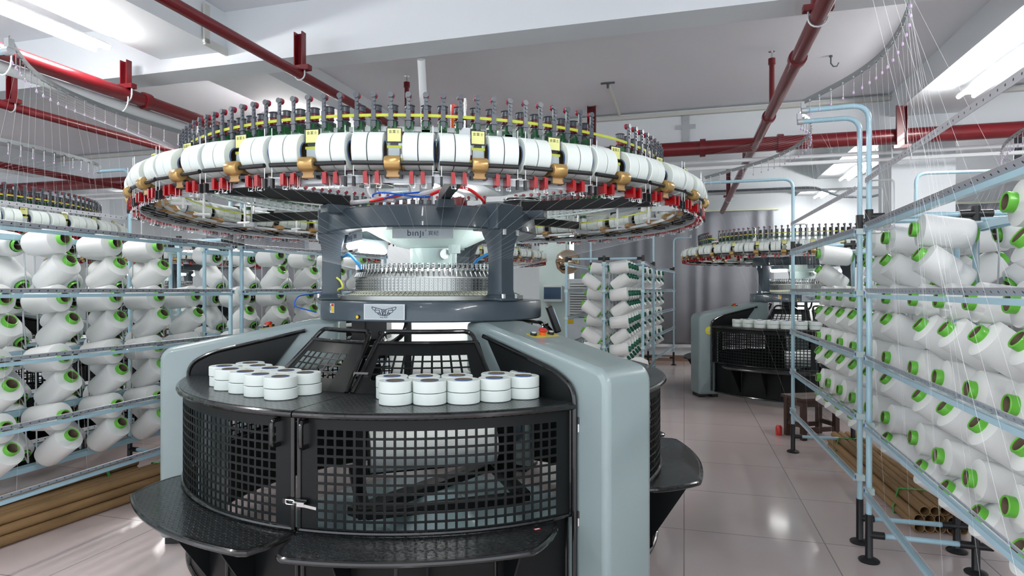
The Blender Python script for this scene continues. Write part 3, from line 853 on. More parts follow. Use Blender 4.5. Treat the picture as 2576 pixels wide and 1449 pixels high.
            b.tube([cone(k0 + 0.5 + (k1 - k0 - 1.0) * t, 0.80) for t in [i / 10 for i in range(11)]], 0.0115, 8)
            b.obj('hood_frame', 'black_gloss', hd)
            # side guard against the leg
            la = [l for l in LEGS if abs(((l - (h0 if hi == 0 else h1) + 180) % 360) - 180) < 12][0]
            sg = 1 if hi == 0 else -1
            Tm = leg_matrix(la); yo = sg * 0.172
            poly = [(0.78, 1.245), (1.28, 1.125), (1.35, 1.10), (1.39, 1.06), (1.405, 1.0), (0.97, 0.99)]
            b = MB(); b.T = Tm
            b.add([(x, yo + d, z) for d in (-0.002, 0.002) for x, z in poly], [tuple(range(6)), tuple(range(11, 5, -1))] + [(i, i + 6, (i + 1) % 6 + 6, (i + 1) % 6) for i in range(6)])
            sgd = b.obj('side_guard', 'black_paint', root, smooth=0)
            b = MB(); b.T = Tm; b.tube(smooth_path([(0.75, yo, 1.255), (1.29, yo, 1.13), (1.412, yo, 1.06), (1.412, yo, 0.10)], 0.09), 0.012, 10); b.obj('side_guard_tube', 'black_gloss', sgd)
        # toggle latch at the seam
        T = tang(1.41, am, 0.62)
        b = MB(); b.T = T; b.box((-0.03, -0.004, 0.0), (0.05, 0.008, 0.02)); b.box((0.03, -0.004, 0.0), (0.06, 0.008, 0.028)); b.obj('latch_base', 'black_gloss', root)
        b = MB(); b.T = T
        b.tube(smooth_path([(-0.035, -0.015, 0.009), (0.005, -0.015, 0.009), (0.005, -0.015, -0.009), (-0.035, -0.015, -0.009), (-0.035, -0.015, 0.009)], 0.008), 0.003, 6)
        b.tube([(0.0 + 0.0028 * i / 4, -0.015 + 0.005 * sin(i * pi / 2), 0.005 * cos(i * pi / 2)) for i in range(36)], 0.0012, 5)
        b.box((0.075, -0.02, -0.008), (0.08, 0.004, 0.012), Matrix.Rotation(radians(6), 3, 'Y')); b.box((0.04, -0.018, -0.003), (0.035, 0.01, 0.018))
        b.obj('toggle_latch', 'chrome', root)
        T = tang(0.90, am, 1.095) @ Matrix.Rotation(radians(45), 4, 'X')
        b = MB(); b.T = T; b.box((0.02, -0.018, 0.0), (0.08, 0.012, 0.018)); b.cyl((-0.02, -0.02, 0), (-0.02, -0.035, 0.0), 0.006, n=8); b.obj('hood_latch', 'chrome', root)
        b = MB(); b.T = tang(1.33 + 0.12, a1 - 8.5, 0.4915); b.box((0, 0, 0), (0.03, 0.014, 0.001)); b.cur = 1; b.box((0, 0, 0.0008), (0.02, 0.008, 0.0006)); b.obj('inspection_label', ['sticker_red', 'sticker_white'], root)
    return root

def ring_meshes():
    R = {}
    # feeder, origin at belt height on the ring radius; outer face towards -y
    b = MB(); b.box((0, 0.0, -0.045), (0.034, 0.044, 0.045)); b.box((0, 0.03, -0.02), (0.014, 0.06, 0.03)); R['feeder'] = b.mesh('yarn_feeder', 'feeder_green', 0)
    b = MB(); b.lathe([(0, -0.024), (0.021, -0.024), (0.021, -0.014), (0.016, -0.011), (0.016, 0.022), (0.021, 0.026), (0.0195, 0.046), (0.023, 0.050), (0.019, 0.052), (0, 0.050)], 18, c=(0, 0.012, 0))
    R['wheel'] = b.mesh('feeder_wheel', 'wheel_grey')
    b = MB(); b.lathe([(0.014, -0.008), (0.0205, -0.004), (0.018, 0.006), (0.0205, 0.014), (0.019, 0.024), (0.014, 0.025)], 16, c=(0, 0.012, 0), closed=True); R['winding'] = b.mesh('red_winding', 'wheel_red')
    b = MB(); b.box((0, -0.035, 0.035), (0.014, 0.008, 0.085)); b.box((0.0, -0.035, 0.0), (0.018, 0.012, 0.045)); b.cyl((0, -0.044, 0.082), (0, -0.030, 0.082), 0.0115, n=14)
    for z in (0.028, 0.045, 0.06): b.cyl((0.003, -0.044, z), (0.003, -0.034, z), 0.006, n=8)
    b.box((0, -0.035, -0.018), (0.026, 0.014, 0.006)); b.box((0, -0.033, -0.035), (0.018, 0.010, 0.024)); b.cyl((0, -0.04, 0.01), (0, -0.03, 0.01), 0.009, n=8)
    b.cyl((0, -0.038, -0.05), (0, -0.03, -0.05), 0.005, n=8)
    R['arm'] = b.mesh('tension_arm', 'feeder_grey')
    b = MB(); b.cyl((0, -0.029, 0.082), (0, -0.019, 0.082), 0.013, n=16); R['knob'] = b.mesh('tension_knob', 'knob_red')
    b = MB(); b.box((0, -0.002, -0.085), (0.036, 0.036, 0.045)); b.cyl((0, -0.002, -0.125), (0, -0.002, -0.1), 0.012, 0.018, n=10); b.box((0, -0.002, -0.06), (0.040, 0.040, 0.008)); R['housing'] = b.mesh('feeder_housing', 'feeder_housing', 0)
    # merged versions for distant machines / the surplus
    def merged(name, parts, mtxs):
        bb = MB(); mats = []
        for k in parts:
            me = R[k]; mn = me.materials[0].name
            if mn not in mats: mats.append(mn)
            bb.cur = mats.index(mn)
            for mt in mtxs:
                bb.T = mt; bb.add([v.co for v in me.vertices], [tuple(p.vertices) for p in me.polygons])
        bb.T = None
        return bb.mesh(name, mats, 30)
    R['merged'] = merged
    # clip sensor
    b = MB(); b.box((0, -0.016, -0.020), (0.015, 0.050, 0.042)); b.box((0, -0.012, 0.003), (0.012, 0.030, 0.008)); R['clip'] = b.mesh('yarn_sensor', 'clip_red', 0)
    b = MB(); b.tube([(0.010, -0.02, 0.0), (0.012, -0.02, -0.045), (0.010, -0.026, -0.056), (-0.004, -0.026, -0.056), (-0.004, -0.026, -0.046)], 0.0013, 5); b.tube([(0.008, 0.0, 0.0), (0.009, -0.004, -0.052)], 0.0016, 5)
    b.cyl((0.010, -0.03, -0.056), (0.010, -0.02, -0.056), 0.003, n=6)
    R['wire'] = b.mesh('wire_guide', 'white_gloss')
    # roller station: origin at ring radius 1.63 (front roller), z 1.963
    b = MB(); b.lathe([(0, -0.029), (0.023, -0.029), (0.0265, -0.024), (0.0265, 0.024), (0.023, 0.029), (0, 0.029)], 22, R=RY90); R['motor'] = b.mesh('roller_motor', 'gold_metal')
    b = MB(); poly = [(0.012, 0.012), (0.006, -0.018), (0.006, -0.05), (0.026, -0.05), (0.04, -0.030), (0.14, -0.026), (0.175, -0.004), (0.16, 0.02), (0.10, 0.016), (0.04, 0.012)]
    # (y,z) polygon extruded along x
    b.prism(poly, -0.024, 0.024, R=Matrix(((0, 0, 1), (1, 0, 0), (0, 1, 0))))
    b.cyl((-0.032, 0.10, 0.0), (0.032, 0.10, 0.0), 0.022, n=18)
    R['bracket'] = b.mesh('roller_bracket', 'brown_bracket', 30)
    b = MB(); b.cyl((0.0, 0, 0), (0.124, 0, 0), 0.0085, n=12); R['roller'] = b.mesh('roller', 'black_plastic')
    b = MB(); b.box((0.085, 0.0, 0), (0.13, 0.012, 0.012)); b.box((0.085, 0.09, 0), (0.13, 0.012, 0.012)); b.box((0.026, 0.045, 0.0), (0.012, 0.10, 0.03)); b.box((0.086, 0.045, 0.0), (0.008, 0.10, 0.012)); R['tray'] = b.mesh('spool_tray', 'black_plastic', 0)
    b = MB(); b.box((0, 0, 0), (0.058, 0.006, 0.056)); b.box((0, 0.002, -0.035), (0.03, 0.003, 0.02)); b.cur = 1; b.box((0, -0.0035, -0.044), (0.054, 0.002, 0.010)); b.box((0, 0.02, -0.045), (0.04, 0.004, 0.010))
    b.cur = 2; b.box((0, 0.004, -0.075), (0.042, 0.02, 0.052))
    R['plate'] = b.mesh('name_plate', ['black_gloss', 'belt_yellow', 'panel_paint'], 0)
    b = MB(); b.box((0, -0.004, 0), (0.050, 0.002, 0.048)); b.cur = 1
    b.text('金富士', 0.0135, Matrix.Translation((0, -0.0054, 0.012)) @ RX90, 0.0003, 1.1)
    b.T = None
    R['face'] = b.mesh('plate_face', ['label_yellow', 'label_ink'], 0)
    b = MB(); b.cyl((0, 0, -0.04), (0, 0, 0.15), 0.0015, n=6); R['rod'] = b.mesh('guide_rod', 'white_gloss')
    b = MB(); b.box((0, 0.004, -0.056), (0.009, 0.016, 0.036)); R['clampb'] = b.mesh('rod_clamp', 'black_plastic', 0)
    return R
RM = ring_meshes()

# spandex spools (origin = centre, axis = local x)
def spool_meshes(r, w, tag_):
    b = MB(); h = w / 2
    b.lathe([(0.0395, -h + 0.002), (r * 0.82, -h + 0.0008), (r - 0.0025, -h), (r, -h + 0.0025), (r, h - 0.0025), (r - 0.0025, h), (r * 0.82, h - 0.0008), (0.0395, h - 0.002)], 40, R=RY90, closed=True)
    body = b.mesh('spandex_spool', 'spandex_white', 30)
    b = MB(); h2 = h + 0.0012
    b.lathe([(0.0350, -h2), (0.0375, -h2), (0.0375, h2), (0.0350, h2)], 30, R=RY90, closed=True); core = b.mesh('paper_core', 'core_brown', 30)
    rims = []
    for s in (-1, 1):
        b = MB(); b.lathe([(0.0377, s * (h2 - 0.002)), (0.0398, s * (h2 - 0.002)), (0.0398, s * (h2 - 0.0003)), (0.0377, s * (h2 - 0.0003))], 30, R=RY90, closed=True)
        rims.append(b.mesh('blue_rim', 'core_blue', 30))
    return body, core, rims[0], rims[1]
SP_RING = spool_meshes(0.0705, 0.055, 'r')
SP_TAB = spool_meshes(0.0735, 0.049, 't')
def spool(meshes, mtx, label, group, parts=True):
    o = bpy.data.objects.new('spandex_spool', meshes[0]); COL.objects.link(o); o.matrix_world = mtx
    tag(o, label, 'spool', group)
    if parts:
        c = bpy.data.objects.new('paper_core', meshes[1]); COL.objects.link(c); c.parent = o
        for rm in meshes[2:]:
            r = bpy.data.objects.new('blue_rim', rm); COL.objects.link(r); r.parent = o
    return o

PSI0 = 270.0      # direction facing the camera
FEED_R, BELT_Z = 1.375, 2.208
def feeder_angles():
    out = []; a = -180.0 + 1.2; step = 2.86
    base = 0.35 - step * 70
    k = 0
    while base + k * step < 180:
        p = base + k * step; k += 1
        if p < -179.5: continue
        skip = False
        for c in (42.5, 162.5, -77.5 - 0):
            if abs(p - c) < 4.8: skip = True
        if not skip: out.append(p)
    return out
UNIT = [2.1 + 11.25 * k for k in range(-16, 16)]

def build_ring(root, full=True):
    # rings
    b = MB(); b.arc(FEED_R - 0.012, FEED_R + 0.008, 2.088, 2.100, 0, 360, 120); b.obj('feeder_ring', 'mint_paint', root); b = MB(); b.arc(FEED_R - 0.012, FEED_R + 0.008, 2.112, 2.120, 0, 360, 120); b.obj('feeder_ring', 'mint_paint', root)
    b = MB(); b.arc(1.408, 1.410, BELT_Z - 0.006, BELT_Z + 0.006, 0, 360, 120); b.obj('drive_belt', 'belt_yellow', root)
    b = MB(); b.arc(1.42, 1.422, 2.02, 2.03, 0, 360, 120); b.obj('lower_belt', 'belt_yellow', root)
    b = MB(); b.arc(1.592, 1.600, 1.922, 1.934, 0, 360, 144); b.arc(1.592, 1.600, 1.900, 1.910, 0, 360, 144); b.arc(1.594, 1.598, 1.91, 1.922, 0, 360, 144); b.obj('sensor_rail', 'aluminium', root)
    b = MB(); b.arc(1.490, 1.500, 1.945, 1.962, 0, 360, 144); b.obj('spool_rail', 'aluminium', root)
    b = MB(); b.arc(1.345, 1.360, 2.155, 2.175, 0, 360, 120); b.obj('inner_rail', 'white_gloss', root)
    for k in range(18):
        b = MB(); a = k * 20 + 5; b.box(pol(1.40, a, 2.03), (0.012, 0.012, 0.19)); b.cyl(pol(1.36, a, 1.962), pol(1.46, a, 1.962), 0.008, n=6)
        b.obj('ring_strut', 'white_gloss', root)
    # green cushioned bobbins seen at the back of the ring
    gm = MB(); gm.cyl((0, 0, 0), (0, 0, 0.02), 0.028, n=14); gm.cur = 1; gm.cyl((0, 0, -0.03), (0, 0, 0), 0.02, n=12)
    gme = gm.mesh('belt_tensioner', ['feeder_green', 'white_gloss'])
    for k in range(12): link('belt_tensioner', gme, root, mtx=tang(1.43, k * 30 + 12, 2.06))
    # feeders
    fa = feeder_angles()
    far = sorted(fa, key=lambda p: abs(p))
    keep, extra = (far[:100], far[100:])
    merged1 = RM['merged']('yarn_feeder', ['feeder', 'wheel', 'winding', 'arm', 'knob', 'housing'], [Matrix.Identity(4)]) if not full else None
    for p in keep:
        T = tang(FEED_R, PSI0 + p, BELT_Z)
        o = link('yarn_feeder', RM['feeder'], root, mtx=T)
        for k, nm in (('wheel', 'feeder_wheel'), ('winding', 'red_winding'), ('arm', 'tension_arm'), ('knob', 'tension_knob'), ('housing', 'feeder_housing')):
            link(nm, RM[k], o)
    if extra:
        me = RM['merged']('yarn_feeder', ['feeder', 'wheel', 'winding', 'arm', 'knob', 'housing'], [tang(FEED_R, PSI0 + p, BELT_Z) for p in extra])
        tag(link('yarn_feeder', me, root), kind='stuff')
    # roller stations
    clips = []
    for u in UNIT:
        a = PSI0 + u; T = tang(1.642, a, 1.966)
        br = link('roller_bracket', RM['bracket'], root, mtx=T)
        link('roller_motor', RM['motor'], br)
        for s in (0, 1):
            Rm = Matrix.Rotation(pi * s, 4, 'Z')
            Tr = Matrix.Translation(((0.026 if s == 0 else -0.026), 0, 0)) @ Rm
            link('roller', RM['roller'], br, mtx=Tr)
            Tr2 = Matrix.Translation(((0.026 if s == 0 else -0.026), 0.115, 0)) @ Rm
            link('roller', RM['roller'], br, mtx=Tr2)
            Tt = Matrix.Translation((0, 0.012, -0.036)) if s == 0 else Matrix.Translation((0, 0.102, -0.036)) @ Rm
            link('spool_tray', RM['tray'], br, mtx=Tt)
        pl = link('name_plate', RM['plate'], root, mtx=tang(1.60, a, 2.078)); link('plate_face', RM['face'], pl)
        for d in (5.15, 6.25):
            rd = link('guide_rod', RM['rod'], root, mtx=tang(1.645, a + d, 1.955)); link('rod_clamp', RM['clampb'], rd)
        for d in (2.4, 3.85, 7.75, 9.25): clips.append(u + d)
    clips.sort(key=lambda p: abs(p))
    for p in clips[:100]:
        o = link('yarn_sensor', RM['clip'], root, mtx=tang(1.607, PSI0 + p, 1.932)); link('wire_guide', RM['wire'], o)
    me = RM['merged']('yarn_sensor', ['clip', 'wire'], [tang(1.607, PSI0 + p, 1.932) for p in clips[100:]])
    tag(link('yarn_sensor', me, root), kind='stuff')

SPOOL_OFF = (0.064, 0.1225)
def ring_spools(C, name, group, nmax=999, parts=True, face=0.0):
    """spools riding on the ring; those nearest the camera-facing side become things, the rest one stuff object"""
    items = []
    for u in UNIT:
        for s in (-1, 1):
            for j, off in enumerate(SPOOL_OFF):
                items.append((u, s, j, off))
    items.sort(key=lambda t: abs(((t[0] - face + 180) % 360) - 180))
    rest = []
    for n, (u, s, j, off) in enumerate(items):
        T = Matrix.Translation(C) @ tang(1.584, PSI0 + u, 2.021) @ Matrix.Translation((s * off, 0, 0))
        # follow the curve a little
        if n < nmax:
            k = int(round((u - 2.1) / 11.25)); side = 'left' if s < 0 else 'right'; io = 'inner' if j == 0 else 'outer'
            if k == 0: pos = 'at the plate facing the camera'
            elif k == -16: pos = 'at the plate on the far back'
            else: pos = '%s plate %s of front centre' % (ordn(abs(k) - 1), 'left' if k < 0 else 'right')
            spool(SP_RING, T, 'white spool, %s %s one, %s, %s' % (io, side, pos, name), group, parts)
        else: rest.append(T)
    if rest:
        b = MB(); me = SP_RING[0]
        V = [v.co.copy() for v in me.vertices]; Fc = [tuple(p.vertices) for p in me.polygons]
        for T in rest: b.T = T; b.add(V, Fc)
        b.cur = 1; V = [v.co.copy() for v in SP_RING[1].vertices]; Fc = [tuple(p.vertices) for p in SP_RING[1].polygons]
        for T in rest: b.T = T; b.add(V, Fc)
        b.T = None
        tag(b.obj('spandex_spools', ['spandex_white', 'core_brown'], smooth=30), 'white spools on the ring of ' + name, 'spools', group, 'stuff')

MAIN = build_machine()
build_ring(MAIN)
tag(MAIN, 'large grey and black circular knitting machine in the foreground, round table and yarn ring', 'knitting machine')
ring_spools(AX, 'big front machine', 'white spools on the ring of the big front machine')

def copy_tree(o, parent=None, root=None):
    c = o.copy(); COL.objects.link(c); c.parent = parent
    for ch in o.children: copy_tree(ch, c)
    return c
MERGED_FEEDER = RM['merged']('yarn_feeder', ['feeder', 'wheel', 'winding', 'arm', 'knob', 'housing'], [Matrix.Identity(4)])
def copy_machine(C, label, rot=0.0):
    root = empty('knitting_machine', C, radians(rot)); tag(root, label, 'knitting machine')
    for ch in list(MAIN.children):
        st = ch.name.split('.')[0]
        if st in ('yarn_feeder', 'yarn_sensor', 'yarn_carrier', 'guide_rod', 'name_plate'):
            c = ch.copy(); COL.objects.link(c); c.parent = root
            if st == 'yarn_feeder' and ch.get('kind') != 'stuff': c.data = MERGED_FEEDER
            if st == 'name_plate':
                for g in ch.children:
                    d = g.copy(); COL.objects.link(d); d.parent = c
        elif st in ('roller_bracket',):
            c = ch.copy(); COL.objects.link(c); c.parent = root
            for g in ch.children:
                d = g.copy(); COL.objects.link(d); d.parent = c
        else:
            copy_tree(ch, root)
    return root
C4 = Vector((4.15, 8.85, 0))
CL = Vector((-5.10, 5.10, 0))
CB = Vector((-1.10, 9.95, 0))
CLB = Vector((-6.2, 10.9, 0))
M4 = copy_machine(C4, 'knitting machine with yellow number four on its leg, behind the right yarn rack', 0)
copy_machine(CL, 'knitting machine at far left behind the yarn cones, only its ring showing well')
copy_machine(CB, 'knitting machine directly behind the big front one, mostly hidden by it')
copy_machine(CLB, 'small distant knitting machine at back left, seen between pale rack posts')
T4 = leg_matrix(186)
b = MB(); b.T = T4 @ Matrix(((0, 1, 0, 1.44), (-1, 0, 0, 0.0), (0, 0, 1, 0), (0, 0, 0, 1)))
# disc on the front side face of the leg
b = MB(); b.T = T4
b.cyl((1.44, 0.1545, 0.93), (1.44, 0.157, 0.93), 0.055, n=32); nb = b.obj('number_disc', 'number_yellow', M4)
b = MB(); b.text('4', 0.10, T4 @ Matrix.Translation((1.44, 0.1575, 0.93)) @ Matrix.Rotation(0, 4, 'Z') @ RX90 @ Matrix.Identity(4) if False else T4 @ Matrix.Translation((1.44, 0.1575, 0.93)) @ Matrix.Rotation(pi, 4, 'Z') @ RX90)
b.obj('number_four', 'sticker_white', nb)
ring_spools(C4, 'machine number four', 'white spools on the ring of machine number four', 72, face=-30)
ring_spools(CL, 'far left machine', 'white spools on the ring of the far left machine', 40, face=45)
ring_spools(CB, 'machine behind the front one', 'white spools on the ring of the machine behind', 0)
ring_spools(CLB, 'distant back left machine', 'white spools on the distant ring', 0)

# ---------- loose spools on the front table
def px(x, y, z):
    Y = (EYE - z) * F_PX / (y - 728.0); return ((x - 1288.0) / F_PX * Y, Y)
def table_group(pts, rr, word, group, C=AX, move=True):
    P = [Vector(p) for p in pts]
    for it in range(60):
        for i in range(len(P)):
            for j in range(i):
                d = P[i] - P[j]; L = d.length; need = 2 * rr + 0.001
                if L < need: d = d / L * (need - L) / 2; P[i] += d; P[j] -= d
            if move:
                q = P[i] - Vector((C.x, C.y)); L = q.length
                lim0, lim1 = 1.065, RT - 0.075
                if L < lim0: P[i] = Vector((C.x, C.y)) + q / L * lim0
                if L > lim1: P[i] = Vector((C.x, C.y)) + q / L * lim1
    order = sorted(range(len(P)), key=lambda i: (P[i].x))
    for n, i in enumerate(order):
        for lv in (0, 1):
            z = 1.0 + 0.0255 + lv * 0.0515
            T = Matrix.Translation((P[i].x + (random.uniform(-.004, .004) if lv else 0), P[i].y, z)) @ Matrix.Rotation(random.uniform(0, 6), 4, 'Z') @ Matrix.Rotation(pi / 2, 4, 'Y')
            spool(SP_TAB, T, 'flat white spool, %s in %s stack from left, %s' % ('upper' if lv else 'lower', ordn(n), word), group)
left_px = [(567, 921), (636, 914), (583, 928), (657, 918), (622, 933), (694, 924), (668, 938), (735, 929), (716, 945), (786, 934)]
right_px = [(995, 945), (998, 957), (1071, 942), (1080, 952), (1148, 940), (1161, 949), (1222, 934), (1236, 945), (1293, 932), (1315, 943)]
table_group([px(x, y, 1.1) for x, y in left_px], 0.0735, 'left table half', 'spools stacked on the left half of the front table')
table_group([px(x, y, 1.1) for x, y in right_px], 0.0735, 'right table half', 'spools stacked on the right half of the front table')
def polar_pts(C, lst): return [(C.x + r * cos(radians(a)), C.y + r * sin(radians(a))) for r, a in lst]
table_group(polar_pts(C4, [(r, a) for a in [208 + 7.4 * k for k in range(7)] for r in (1.12, 1.27)]), 0.0735, 'table of machine four', 'spools on the table of machine number four', C4)
table_group(polar_pts(C4, [(r, a) for a in [266 + 7.4 * k for k in range(3)] for r in (1.12, 1.27)]), 0.0735, 'machine four, beyond the seam', 'spools right of the seam on machine four', C4)

# ================================================================ YARN RACKS
LV = [1.842, 1.48, 1.116, 0.75, 0.388]
RW_ = 1.0                      # rack width front to back
def cone_meshes(ring_mat):
    b = MB()
    prof = [(0.044, 0.004), (0.062, 0.006), (0.072, 0.014), (0.0775, 0.032), (0.081, 0.130), (0.0845, 0.236), (0.0840, 0.2385), (0.050, 0.252), (0.036, 0.253)]
    b.lathe(prof, 40, closed=True)
    body = b.mesh('yarn_cone', 'yarn_white', 40)
    b = MB(); b.lathe([(0.0295, 0.245), (0.037, 0.245), (0.0385, 0.280), (0.0355, 0.284), (0.0305, 0.282)], 28, closed=True)
    ring = b.mesh('tube_end', ring_mat, 40); b = MB()
    b.lathe([(0.030, -0.012), (0.037, -0.014), (0.038, -0.010), (0.038, 0.009), (0.030, 0.009)], 28, closed=True)
    rear = b.mesh('tube_end', ring_mat, 40)
    b = MB(); b.lathe([(0.0300, -0.010), (0.0305, 0.280), (0.029, 0.280), (0.0285, -0.010)], 24, closed=True)
    pass
    inner = b.mesh('paper_tube', 'core_brown', 40)
    return body, ring, inner, rear
CONE_G = cone_meshes('green_plastic'); CONE_T = cone_meshes('teal_plastic')
CONES = []
def add_cone(mtx, label, group, ms):
    CONES.append((mtx, label, group, ms))
def make_cone(mtx, label, group, ms):
    o = bpy.data.objects.new('yarn_cone', ms[0]); COL.objects.link(o); o.matrix_world = mtx
    tag(o, label, 'yarn cone', group)
    for nm, me in (('tube_end', ms[1]), ('tube_end', ms[3]), ('paper_tube', ms[2])):
        c = bpy.data.objects.new(nm, me); COL.objects.link(c); c.parent = o
    return o
POSTM = {}
def post_mesh(h0, h1):
    k = (h0, h1)
    if k not in POSTM:
        b = MB(); b.cyl((0, 0, h0), (0, 0, h1), 0.0155, n=14); POSTM[k] = b.mesh('post', 'blue_tube')
    return POSTM[k]
def _m():
    b = MB(); b.lathe([(0, 0), (0.052, 0), (0.054, 0.008), (0.048, 0.014), (0.022, 0.024), (0.0195, 0.03), (0.0195, 0.26), (0, 0.26)], 20); f = b.mesh('foot', 'black_plastic')
    b = MB(); b.cyl((0, 0, 0.0), (0, 0, 0.10), 0.021, n=16); s_ = b.mesh('socket', 'black_plastic')
    b = MB(); b.cyl((0, 0, 0), (0, 0, 0.075), 0.020, n=14); e = b.mesh('elbow', 'black_plastic')
    b = MB(); b.box((0, 0, 0), (0.045, 0.046, 0.034)); b.cur = 1; b.box((0.0, 0.0, 0), (0.016, 0.049, 0.018)); c = b.mesh('rail_clamp', ['mint_clamp', 'clamp_blue'], 0)
    return f, s_, e, c
FOOT, SOCKET, ELBOW, CLAMP = _m()
def _eye():
    b = MB(); b.cyl((0, 0, 0), (0, 0, -0.062), 0.0022, n=5); b.box((0, 0, 0.004), (0.02, 0.012, 0.008)); w = b.mesh('eyelet', 'chrome')
    b = MB(); b.lathe([(0.0, -0.064), (0.004, -0.066), (0.0055, -0.073), (0.004, -0.080), (0, -0.082)], 10); t = b.mesh('ceramic_ring', 'eyelet_purple')
    return w, t
EYE_W, EYE_T = _eye()

def rack(label, F0, F1, s, where, ringA, ringB, targetA=None, targetB=None, skip=(), step=0.36, ph=0.10, from_end=False, armlen=(0.33, 0.33), arms=('A0', 'A1', 'B0', 'B1'),
         bulge=0.32, sides='AB', levels=range(4), arcs={}, upper=''):
    F0 = Vector((F0[0], F0[1], 0)); F1 = Vector((F1[0], F1[1], 0)); d = (F1 - F0); L = d.length; d.normalize()
    rot = atan2(d.y, d.x); root = empty('yarn_rack', F0, rot); tag(root, label, 'yarn rack')
    MW = Matrix.Translation(F0) @ Matrix.Rotation(rot, 4, 'Z')
    H = 1.93
    for x in (0.0, L):
        for y in (0.0, RW_ / 2, RW_):
            link('post', post_mesh(0.24, H), root, loc=(x, s * y, 0))
            link('foot', FOOT, root, loc=(x, s * y, 0))
            link('socket', SOCKET, root, loc=(x, s * y, 1.84))
        for z in (0.147, 1.90):
            b = MB(); b.cyl((x, s * 0.05, z), (x, s * (RW_ / 2 - 0.05), z), 0.0145, n=12); b.obj('cross_bar', 'blue_tube', root)
            b = MB(); b.cyl((x, s * (RW_ / 2 + 0.05), z), (x, s * (RW_ - 0.05), z), 0.0145, n=12); b.obj('cross_bar', 'blue_tube', root)
            for y, dr in ((0, 1), (RW_ / 2, -1), (RW_ / 2, 1), (RW_, -1)):
                link('elbow', ELBOW, root, mtx=Matrix.Translation((x, s * y, z)) @ Matrix.Rotation(-s * dr * pi / 2, 4, 'X'))
        for z in LV:
            for y in (0, RW_): link('rail_clamp', CLAMP, root, loc=(x, s * y, z))
            link('rail_clamp', CLAMP, root, loc=(x, s * RW_ / 2, z))
    # rails
    rb = MB(); rb.box((L / 2, 0, -0.016), (L - 0.02, 0.022, 0.020)); rail_lo = rb.mesh('rail_tube', 'blue_tube', 0)
    rb = MB(); rb.box((L / 2, 0, 0), (L - 0.02, 0.003, 0.030)); rail_hi = rb.mesh('guide_rail', 'perforated_steel', 0)
    for z in LV:
        for y, sg in ((0.0, -1), (RW_, 1)):
            Rt = Matrix.Translation((0, s * (y + sg * 0.018), z + 0.004)) @ Matrix.Rotation(-s * sg * radians(35), 4, 'X')
            o = link('guide_rail', rail_hi, root, mtx=Matrix.Translation((0, 0, 0.009)) @ Rt)
            link('rail_tube', rail_lo, root, loc=(0, s * (y + sg * 0.020), z))
        for dy in (-0.026, 0.026):
            b = MB(); b.box((L / 2, s * (RW_ / 2 + dy), z - 0.02), (L, 0.014, 0.034)); b.obj('peg_rail', 'blue_tube', root, smooth=0)
    for sd in upper:
        y = -0.02 if sd == 'A' else RW_ + 0.02; zu = 2.10
        link('upper_guide_rail', rail_hi, root, loc=(0, s * y, zu))
        for x in (0.0, L):
            b = MB(); b.tube(smooth_path([(x, s * (y + (0.02 if sd == 'A' else -0.02)), H - 0.1), (x, s * (y + (0.14 if sd == 'A' else -0.14)), H - 0.1), (x, s * (y + (0.14 if sd == 'A' else -0.14)), zu), (x, s * y, zu)], 0.02, 3), 0.005, 6)
            b.obj('rail_bracket', 'aluminium', root)
    # cones and their wire holders
    n = int((L - ph - 0.08) / step) + 1
    wire_h = MB(); 
    for li in levels:
        z = LV[li]
        for i in range(n):
            x = (L - ph - i * step) if from_end else (ph + i * step)
            for sd in sides:
                yd = -1 if sd == 'A' else 1          # outward in rack y
                for kind in ('level', 'tilted'):
                    if (li, i, sd) in skip or (li, i, sd, kind) in skip: continue
                    if li == 4 and kind == 'tilted' and z < 0.5: pass
                    ang = radians(7) if kind == 'level' else radians(36)
                    y0 = RW_ / 2 + yd * (0.055 if kind == 'level' else 0.09); z0 = z - 0.062 if kind == 'level' else z - 0.318
                    if z0 < 0.10: continue
                    dirv = Vector((0, s * yd * cos(ang), sin(ang)))
                    Xa = Vector((1, 0, 0)); Ya = dirv.cross(Xa)
                    jit = random.uniform(-0.012, 0.012)
                    Mx = Matrix(((Xa.x, Ya.x, dirv.x, x + jit + (0.05 if kind == 'tilted' else 0)), (Xa.y, Ya.y, dirv.y, s * y0), (Xa.z, Ya.z, dirv.z, z0), (0, 0, 0, 1)))
                    ms = ringA if sd == 'A' else ringB
                    lv = ['top', 'second', 'third', 'fourth', 'lowest'][li]
                    sd_w = ('aisle' if sd == 'A' else 'rear')
                    add_cone(MW @ Mx, '%s white cone, %s %s-side row, %s from the %s end, %s' % (kind, lv, sd_w, ordn(i), 'far' if from_end else 'near', where),
                             'yarn cones on the ' + where, ms)
                    # holder wire: drops from the peg rail and bends into the tube
                    xx = Mx.translation.x
                    p0 = Vector((xx - 0.02, s * (RW_ / 2 + yd * 0.035), z - 0.02)); ax = Mx.translation
                    if kind == 'tilted':
                        pts = [p0, p0 + Vector((0, s * yd * 0.012, -0.13)), Vector((xx - 0.01, s * (y0 - yd * 0.055), z0 - 0.05)), ax + dirv * -0.01, ax + dirv * 0.09]
                    else:
                        pts = [p0, Vector((xx, s * (y0 - yd * 0.03), z0)), ax + dirv * 0.08]
                    wb = MB(); wb.tube(smooth_path(pts, 0.02, 3), 0.0045, 6); wb.obj('cone_holder', 'aluminium', root)
    # gooseneck arms and the arched guide rails with their eyelets
    yarn = MB()
    AH = 2.52
